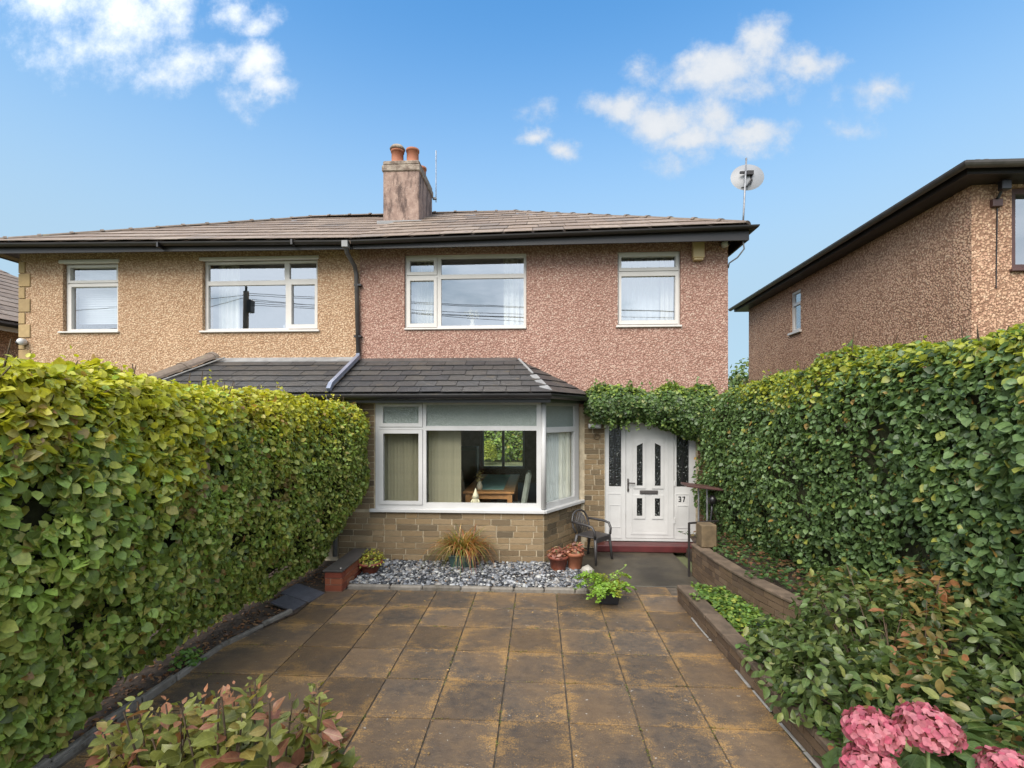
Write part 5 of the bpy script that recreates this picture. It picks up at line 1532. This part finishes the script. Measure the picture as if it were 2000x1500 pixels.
# ground cover in the raised beds and litter on the soil
def carpet_of(name, label, xy, z, size, base, spread, mixes, up=.9, jit=.7, width=1.1):
    n = len(xy)
    p = np.column_stack([xy, z])
    nr2 = nrm(np.column_stack([rng.normal(size=(n, 2)) * .5, np.ones(n)]))
    fr = leaf_frames(p, nr2, size, jit, .0, up)
    o = obj(name, leaf_mesh(name, p, fr, size, tints(n, base, spread, mixes), width), None)
    tag(o, label, 'plants' if 'cover' in name else 'litter', None, 'stuff')
n_ = 4200
y_ = rng.uniform(2.5, 5.75, n_); lo = 1.76 + (5.75 - y_) * .037; hi = np.interp(y_, [a[1] for a in arc[::-1]], [a[0] for a in arc[::-1]])
x_ = lo + (hi - lo) * rng.random(n_)
carpet_of('ground_cover', 'low green creeping plants between the low wall and the curved wall', np.column_stack([x_, y_]), .15 + .06 * rng.random(n_) + .035 * wob(np.column_stack([x_, y_, y_ * 0]), 6, 6, 1).clip(-1, 1), rng.uniform(.028, .055, n_), (.085, .15, .035), .3, [(.35, (.16, .23, .045)), (.12, (.30, .32, .05))])
n_ = 700
y_ = 2.5 + 2.9 * rng.random(n_) ** 1.5; x_ = 1.605 + (5.76 - y_) * .039 + .17 * rng.random(n_)
k_ = wob(np.column_stack([x_, y_, y_ * 0]), 3.0, 6, 5) > .05
carpet_of('ground_cover', 'green creeper spilling over the coping of the low wall', np.column_stack([x_, y_])[k_], .215 + .035 * rng.random(k_.sum()), rng.uniform(.03, .055, k_.sum()), (.075, .13, .035), .3, [(.35, (.14, .20, .045))])
n_ = 2600
y_ = rng.uniform(4.0, 7.2, n_); lo = np.interp(y_, [a[1] for a in arc[::-1]], [a[0] for a in arc[::-1]]) + .16 - .18 * (wob(np.column_stack([y_ * 0, y_, y_ * 0]), 4.0, 6, 3) > .15)
x_ = lo + (.9 + .35 * (7.2 - y_) / 3) * rng.random(n_)
carpet_of('ground_cover', 'dark creeping ivy on the soil above the curved wall', np.column_stack([x_, y_]), .44 + .05 * rng.random(n_), rng.uniform(.035, .06, n_), (.045, .085, .028), .3, [(.2, (.09, .15, .05)), (.25, (.17, .075, .045)), (.08, (.26, .13, .07))])
n_ = 900
y_ = rng.uniform(2.6, 6.9, n_); x_ = np.interp(y_, [3.2, 4.4, 5.2, 7], [-2.98, -2.97, -2.76, -2.7]) - .02 - .55 * rng.random(n_) ** 1.3
carpet_of('leaf_litter', 'dry brown leaves and twigs on the soil under the left hedge', np.column_stack([x_, y_]), np.full(n_, .022), rng.uniform(.02, .05, n_), (.17, .085, .045), .35, [(.25, (.30, .18, .10)), (.15, (.09, .05, .035))], .9, .5, .8)
n_ = 130
x_, y_ = rng.uniform(-2.3, .5, n_), 7.05 - .95 * rng.random(n_) ** 2
carpet_of('leaf_litter', 'brown leaves blown onto the pebbles under the bay window', np.column_stack([x_, y_]), np.full(n_, .062), rng.uniform(.015, .035, n_), (.20, .11, .055), .35, [(.3, (.36, .25, .13))], .9, .6, .8)
n_ = 60
x_, y_ = rng.uniform(-2.6, 1.6, n_), rng.uniform(3.0, 5.9, n_)
carpet_of('leaf_litter', 'a few small fallen leaves scattered over the paving', np.column_stack([x_, y_]), np.full(n_, .006), rng.uniform(.012, .030, n_), (.36, .24, .11), .3, [(.3, (.10, .05, .035)), (.15, (.45, .33, .14))], 1.5, .1, .8)
n_ = 1500
gx, gy = [], []
for k in range(120):
    if rng.random() < .6:
        x0_, y0_, ax_ = JX[rng.integers(0, len(JX))], rng.uniform(2.6, 5.95), 1
    else:
        x0_, y0_, ax_ = rng.uniform(-2.7, 1.65), JY[rng.integers(0, len(JY) - 1)], 0
    m_ = rng.integers(4, 22)
    gx += list(x0_ + rng.normal(size=m_) * (.005 if ax_ else .04)); gy += list(y0_ + rng.normal(size=m_) * (.04 if ax_ else .005))
gx, gy = np.array(gx), np.array(gy)
carpet_of('moss_cover', 'small tufts of moss and weed in the joints of the paving', np.column_stack([gx, gy]), np.full(len(gx), .001), rng.uniform(.006, .016, len(gx)), (.11, .11, .03), .35, [(.4, (.20, .17, .05)), (.2, (.07, .10, .03))], .9, .6, .9)
clp = thing('small_weed', 'small green weed growing at the kerb below the left hedge', 'plant', (-2.99, 4.1, .01))
clump(clp, -3.02, 4.08, .02, 130, .13, .12, .045, (.09, .17, .035), .3, [(.3, (.17, .25, .05))], .7)

# shrub behind the low wall on the right
def stems(root, base, tips, r=.006, mat='twig'):
    mb = MB()
    for tp in tips:
        b = np.array(base(tp)); m = (b + tp) / 2 + np.array([rng.normal() * .03, rng.normal() * .03, .05])
        mb.tube([tuple(b), tuple(m), tuple(tp)], [r, r * .8, r * .5], 5, False)
    o = mb.obj('stems', mat, root); o['kind'] = 'stuff'

sh = thing('shrub', 'spreading shrub with pointed olive and bronze leaves behind the low wall', 'shrub', (2.3, 3.2, .1))
mounds = [(2.35, 3.75, .42, .55, .50, .50), (1.98, 3.35, .30, .42, .50, .40), (2.75, 3.25, .48, .55, .55, .50), (2.20, 2.85, .38, .45, .45, .42), (2.65, 4.25, .45, .45, .35, .42), (3.0, 3.9, .5, .45, .5, .5), (2.0, 3.95, .26, .30, .30, .30), (2.75, 2.7, .42, .45, .4, .42)]
P_, N_ = [], []
for (mx, my, mz, rx, ry, rz) in mounds:
    m_ = 800
    d = nrm(rng.normal(size=(m_, 3))); d[:, 2] = np.abs(d[:, 2]) * 1.1 - .25
    d = nrm(d)
    P_.append(np.array([mx, my, mz]) + d * np.array([rx, ry, rz]) * (rng.uniform(.55, 1.08, (m_, 1))))
    N_.append(nrm(d + np.array([0, 0, .5])))
P_, N_ = np.concatenate(P_), np.concatenate(N_)
P_ = P_ + N_ * (.07 * wob(P_, 4.5, 8, 7))[:, None]
k_ = P_[:, 2] > .06
P_, N_ = P_[k_], N_[k_]
n_ = len(P_)
bz = sstep(.1, .8, wob(P_, 2.2, 7, 12) + (P_[:, 2] - .6))
foliage(sh, P_, N_, rng.uniform(.05, .095, n_), tints(n_, (.062, .092, .028), .34, [(.32, (.12, .15, .045)), (bz * .52, (.20, .135, .045)), (bz * .26, (.26, .105, .05)), (.07, (.22, .23, .07))]), .66, 300, 1.15, .25, .3, fine=True)
stems(sh, lambda tp: (2.35 + (tp[0] - 2.35) * .35, 3.3 + (tp[1] - 3.3) * .35, .1), P_[rng.integers(0, n_, 110)])

# hydrangea with pink heads in the near right corner
hy = thing('hydrangea', 'hydrangea with pink mophead flowers in the near right corner', 'hydrangea', (1.8, 2.1, 0))
heads = [(1.395, 2.14, .825, .100), (1.605, 2.12, .855, .108), (1.355, 2.08, .715, .096), (1.925, 2.10, .690, .110)]
P_, N_ = [], []
for (mx, my, mz, rx, ry, rz) in [(1.75, 2.35, .38, .42, .22, .28), (2.1, 2.3, .42, .4, .25, .36), (1.55, 2.12, .34, .25, .22, .24), (2.3, 2.1, .42, .35, .3, .38), (1.9, 1.95, .30, .4, .2, .25)]:
    m_ = 130
    d = nrm(rng.normal(size=(m_, 3))); d[:, 2] = np.abs(d[:, 2]) - .2; d = nrm(d)
    P_.append(np.array([mx, my, mz]) + d * np.array([rx, ry, rz]) * rng.uniform(.6, 1.05, (m_, 1))); N_.append(nrm(d + np.array([0, 0, .6])))
P_, N_ = np.concatenate(P_), np.concatenate(N_)
k_ = P_[:, 2] > .06; P_, N_ = P_[k_], N_[k_]; n_ = len(P_)
foliage(hy, P_, N_, rng.uniform(.09, .15, n_), tints(n_, (.058, .098, .028), .3, [(.35, (.10, .15, .042)), (.06, (.20, .22, .07))]), .78, 250, .7, .2, .6, fine=True)
for k, (x_, y_, z_, r_) in enumerate(heads):
    hd = group_part('flower_head', hy, (x_, y_, z_))
    MB().tube([(x_ + .06, y_ + .05, .05), (x_ + .02, y_ + .02, z_ * .55), (x_, y_, z_ - r_ * .25)], [.009, .008, .007], 7).obj('stem', 'green_stem', hd, True)
    m_ = 190
    i_ = np.arange(m_) + .5
    ph = np.arccos(1 - 1.45 * i_ / m_); th = i_ * 2.39996
    d = np.stack([np.cos(th) * np.sin(ph), np.sin(th) * np.sin(ph), np.cos(ph)], 1)
    c0 = np.array([x_, y_, z_]) + d * np.array([r_, r_, r_ * .72]) * (1 + rng.normal(size=(m_, 1)) * .05)
    fp, fa, fb, fnn, fz, fc = [], [], [], [], [], []
    for q, dd in zip(c0, d):
        nn2 = dd + rng.normal(size=3) * .42; nn2 /= np.linalg.norm(nn2)
        a0 = np.cross(nn2, [0.3, .9, .2]); a0 /= np.linalg.norm(a0); b0 = np.cross(nn2, a0)
        ro = rng.uniform(0, 1.57); tone = rng.uniform(.75, 1.15)
        pale = rng.random() * .8
        for m2 in range(4):
            an_ = ro + m2 * math.pi / 2
            ax_ = a0 * math.cos(an_) + b0 * math.sin(an_) + nn2 * .18
            ax_ /= np.linalg.norm(ax_)
            fp.append(q); fa.append(ax_); fnn.append(nn2); fb.append(np.cross(ax_, nn2)); fz.append(rng.uniform(.0145, .021))
            fc.append(np.array([.42, .075, .125]) * tone * (1 - pale) + np.array([.52, .23, .25]) * pale)
    o = obj('petals', leaf_mesh('petals', np.array(fp), (np.array(fb), np.array(fa), np.array(fnn)), np.array(fz), np.array(fc), 1.45, 'petal'), None, hd); o['kind'] = 'stuff'
    bmx = bmesh.new(); bmesh.ops.create_uvsphere(bmx, u_segments=12, v_segments=8, radius=r_ * .8)
    me = bpy.data.meshes.new('receptacle'); bmx.to_mesh(me); bmx.free()
    obj('receptacle', me, 'brown_pot', hd, Matrix.Translation((x_, y_, z_ - .012)) @ Matrix.Diagonal((1, 1, .66, 1)))

# fading hydrangea in the near left corner
hz = thing('hydrangea', 'hydrangea with faded pinkish leaf tips in the near left corner', 'hydrangea', (-1.45, 2.1, 0))
env_x = [-2.05, -1.80, -1.58, -1.36, -1.27, -1.12, -.98, -.88, -.82]
env_z = [.76, .90, .93, .97, 1.02, .92, 1.02, .86, .76]
P_, N_, S_, C_ = [], [], [], []
tips = []
for k in range(58):
    tx = rng.uniform(-2.05, -.84); ty = rng.uniform(1.85, 2.3)
    zt = np.interp(tx, env_x, env_z) - .045 + rng.normal() * .02 - (rng.random() ** 2 * .30 if k > 24 else rng.random() * .05)
    zt -= (2.1 - ty) * -.25 * 0
    zt = 2.15 - (2.15 - zt) * ty / 2.1; tx = tx * ty / 2.1
    tips.append(np.array([tx, ty, zt]))
    red = rng.random() < .34
    for lv in range(9):
        zz = zt - lv * .048
        a0 = rng.uniform(0, 3.14)
        for s_ in (0, math.pi):
            a_ = a0 + s_ + rng.normal() * .2
            dd = np.array([math.cos(a_), math.sin(a_), rng.uniform(-.1, 1.1) + (.6 if lv == 0 else 0)])
            P_.append(np.array([tx, ty, zz]) + dd * .012); N_.append(dd)
            S_.append((.032 if lv == 0 else .058 + .010 * min(lv, 5)) * rng.uniform(.65, 1.25))
            g_ = np.array([.20, .215, .055]) * rng.uniform(.6, 1.25)
            if lv < 2 and red: g_ = np.array([.34, .15, .085]) * rng.uniform(.55, 1.15)
            elif rng.random() < .22: g_ = np.array([.25, .20, .06]) * rng.uniform(.7, 1.15)
            elif rng.random() < .12: g_ = np.array([.24, .10, .065])
            C_.append(g_)
P_, N_, S_, C_ = np.array(P_), nrm(np.array(N_)), np.array(S_), np.array(C_)
n_ = len(P_)
bx_ = None
_nn = nrm(np.array([0, 0, 1.]) - N_ * .45 + rng.normal(size=(n_, 3)) * .42)
_ax = nrm(N_ - _nn * np.sum(N_ * _nn, axis=1, keepdims=True)); _bx = np.cross(_ax, _nn)
sel_ = np.argsort(-(P_[:, 2] + rng.random(n_) * .05))[:300]
ml = single_leaf(.74)
msk = np.ones(n_, bool); msk[sel_] = False
for i in sel_:
    M = Matrix.Identity(4)
    for a_, ve in enumerate((_bx[i], _ax[i], _nn[i])):
        for b_ in range(3): M[b_][a_] = ve[b_] * S_[i]
    for b_ in range(3): M[b_][3] = P_[i][b_]
    o = obj('leaf', ml, None, hz, M); o.color = (*[float(q) for q in C_[i]], 1)
o = obj('foliage', leaf_mesh('foliage', P_[msk], (_bx[msk], _ax[msk], _nn[msk]), S_[msk], C_[msk], .74, fine=True), None, hz); o['kind'] = 'stuff'
stems(hz, lambda tp: (tp[0] * .6 - .55, 2.05, .02), tips, .007)

# ------------------------------------------------------------------ trees
def tree(label, x, y, h, rx, rz, n, size, base, mixes, name='tree', low=.3):
    t = thing(name, label, 'tree', (x, y, 0))
    mb = MB().tube([(x, y, -.1), (x + .05, y, h * .35), (x - .03, y + .05, h * .7)], [.14 * h / 6, .10 * h / 6, .04 * h / 6], 8)
    for k in range(9):
        a = rng.uniform(0, 6.28); z0 = h * rng.uniform(.3, .65)
        mb.tube([(x, y, z0), (x + math.cos(a) * rx * .4, y + math.sin(a) * rx * .4, z0 + h * .10), (x + math.cos(a) * rx * .8, y + math.sin(a) * rx * .8, z0 + h * .22)], [.05, .035, .012], 5, False)
    mb.obj('trunk', 'twig', t, True)
    nc = 26
    cc = nrm(rng.normal(size=(nc, 3))) * rng.uniform(.35, 1, (nc, 1)) * np.array([rx * .75, rx * .75, rz * .78]) + np.array([x, y, h - rz])
    w = rng.integers(0, nc, n)
    d = nrm(rng.normal(size=(n, 3)))
    p = cc[w] + d * rng.uniform(.5, 1, (n, 1)) * np.array([rx * .36, rx * .36, rz * .28])
    p[:, 2] = np.maximum(p[:, 2], low)
    fr = leaf_frames(p, d, np.ones(n), .7, .4, .3)
    o = obj('crown', leaf_mesh('crown', p, fr, rng.uniform(.7, 1.3, n) * size, tints(n, base, .3, mixes), 1.0), None, t); o['kind'] = 'stuff'

tree('green tree seen in the gap between the pink house and the brown house', 7.6, 18.5, 4.4, 1.5, 2.2, 4500, .13, (.08, .125, .035), [(.3, (.18, .20, .05))])
tree('leafy tree top showing above the eaves of the brown house', 12.3, 23.0, 9.5, 2.6, 2.4, 1700, .17, (.09, .13, .04), [(.3, (.18, .18, .06))])
tree('tree standing behind the red-brown tiled roof at the left edge', -24.2, 22.0, 8.7, 3.2, 2.8, 3500, .18, (.09, .13, .04), [(.3, (.17, .19, .06))])
tree('back garden tree seen through the dining room to the left', -3.2, 26.5, 4.6, 1.6, 2.2, 3500, .13, (.10, .17, .04), [(.35, (.22, .27, .06))])
tree('back garden tree seen through the dining room to the right', -.4, 27.5, 5.2, 1.9, 2.5, 3500, .14, (.09, .15, .04), [(.35, (.20, .25, .06)), (.08, (.36, .24, .05))])
bs = thing('shrub', 'yellow-green shrub in the back garden seen through the rear window', 'shrub', (-2.3, 22.3, 0))
clump(bs, -2.3, 22.3, .20, 900, .45, .85, .09, (.24, .28, .05), .25, [(.3, (.34, .36, .06))])

for bx0, by0, lab, cb in ((-4.4, 24.0, 'tall dark green bush at the left end of the back garden', (.07, .12, .035)), (-2.0, 24.6, 'tall light green bush in the middle of the back garden', (.13, .20, .045)), (.4, 24.2, 'tall green bush at the right end of the back garden', (.09, .15, .04))):
    bb = thing('shrub', lab, 'shrub', (bx0, by0, 0))
    clump(bb, bx0, by0, .05, 3600, 1.6, 3.6, .17, cb, .35, [(.35, (.22, .28, .06)), (.05, (.38, .30, .06))])
# ------------------------------------------------------------------ utility pole across the street, mirrored in the upper windows
up_ = thing('utility_pole', 'timber telephone pole with fanning wires, mirrored in the large upper left window', 'utility pole', (-14.9, -8, 0))
MB().tube([(-14.9, -8, -.1), (-14.9, -8, 8.5)], [.17, .13], 10).obj('pole', 'timber_pole', up_, True)
MB().box(-14.78, -14.55, -8.2, -7.8, 7.4, 8.05).obj('terminal_box', 'black_plastic', up_, bevel=.03)
MB().tube([(-14.9, -8, 8.4), (-14.9, -8, 8.75)], .06, 8).obj('pole_cap', 'black_metal', up_)
for (ex, ey, ez, sz_) in ((22, -10, 7.4, 8.4), (22, -8, 7.0, 8.3), (20, -13, 6.6, 8.1), (18, -6, 6.4, 8.0), (20, -5, 5.9, 7.9), (3.0, 7.9, 5.0, 8.0), (-9.2, 7.6, 5.1, 8.1), (-40, -9, 7.6, 8.3), (-34, -14, 7.0, 8.2), (22, -3, 5.5, 7.8)):
    A, B = Vector((-14.9, -8, sz_)), Vector((ex, ey, ez))
    if (ex, ey) in ((3.0, 7.9), (-9.2, 7.6)):
        continue
    pts = [A.lerp(B, k / 10) - Vector((0, 0, .35 * math.sin(math.pi * k / 10))) for k in range(11)]
    MB().tube(pts, .015, 4, False).obj('wire', 'black_plastic', up_)
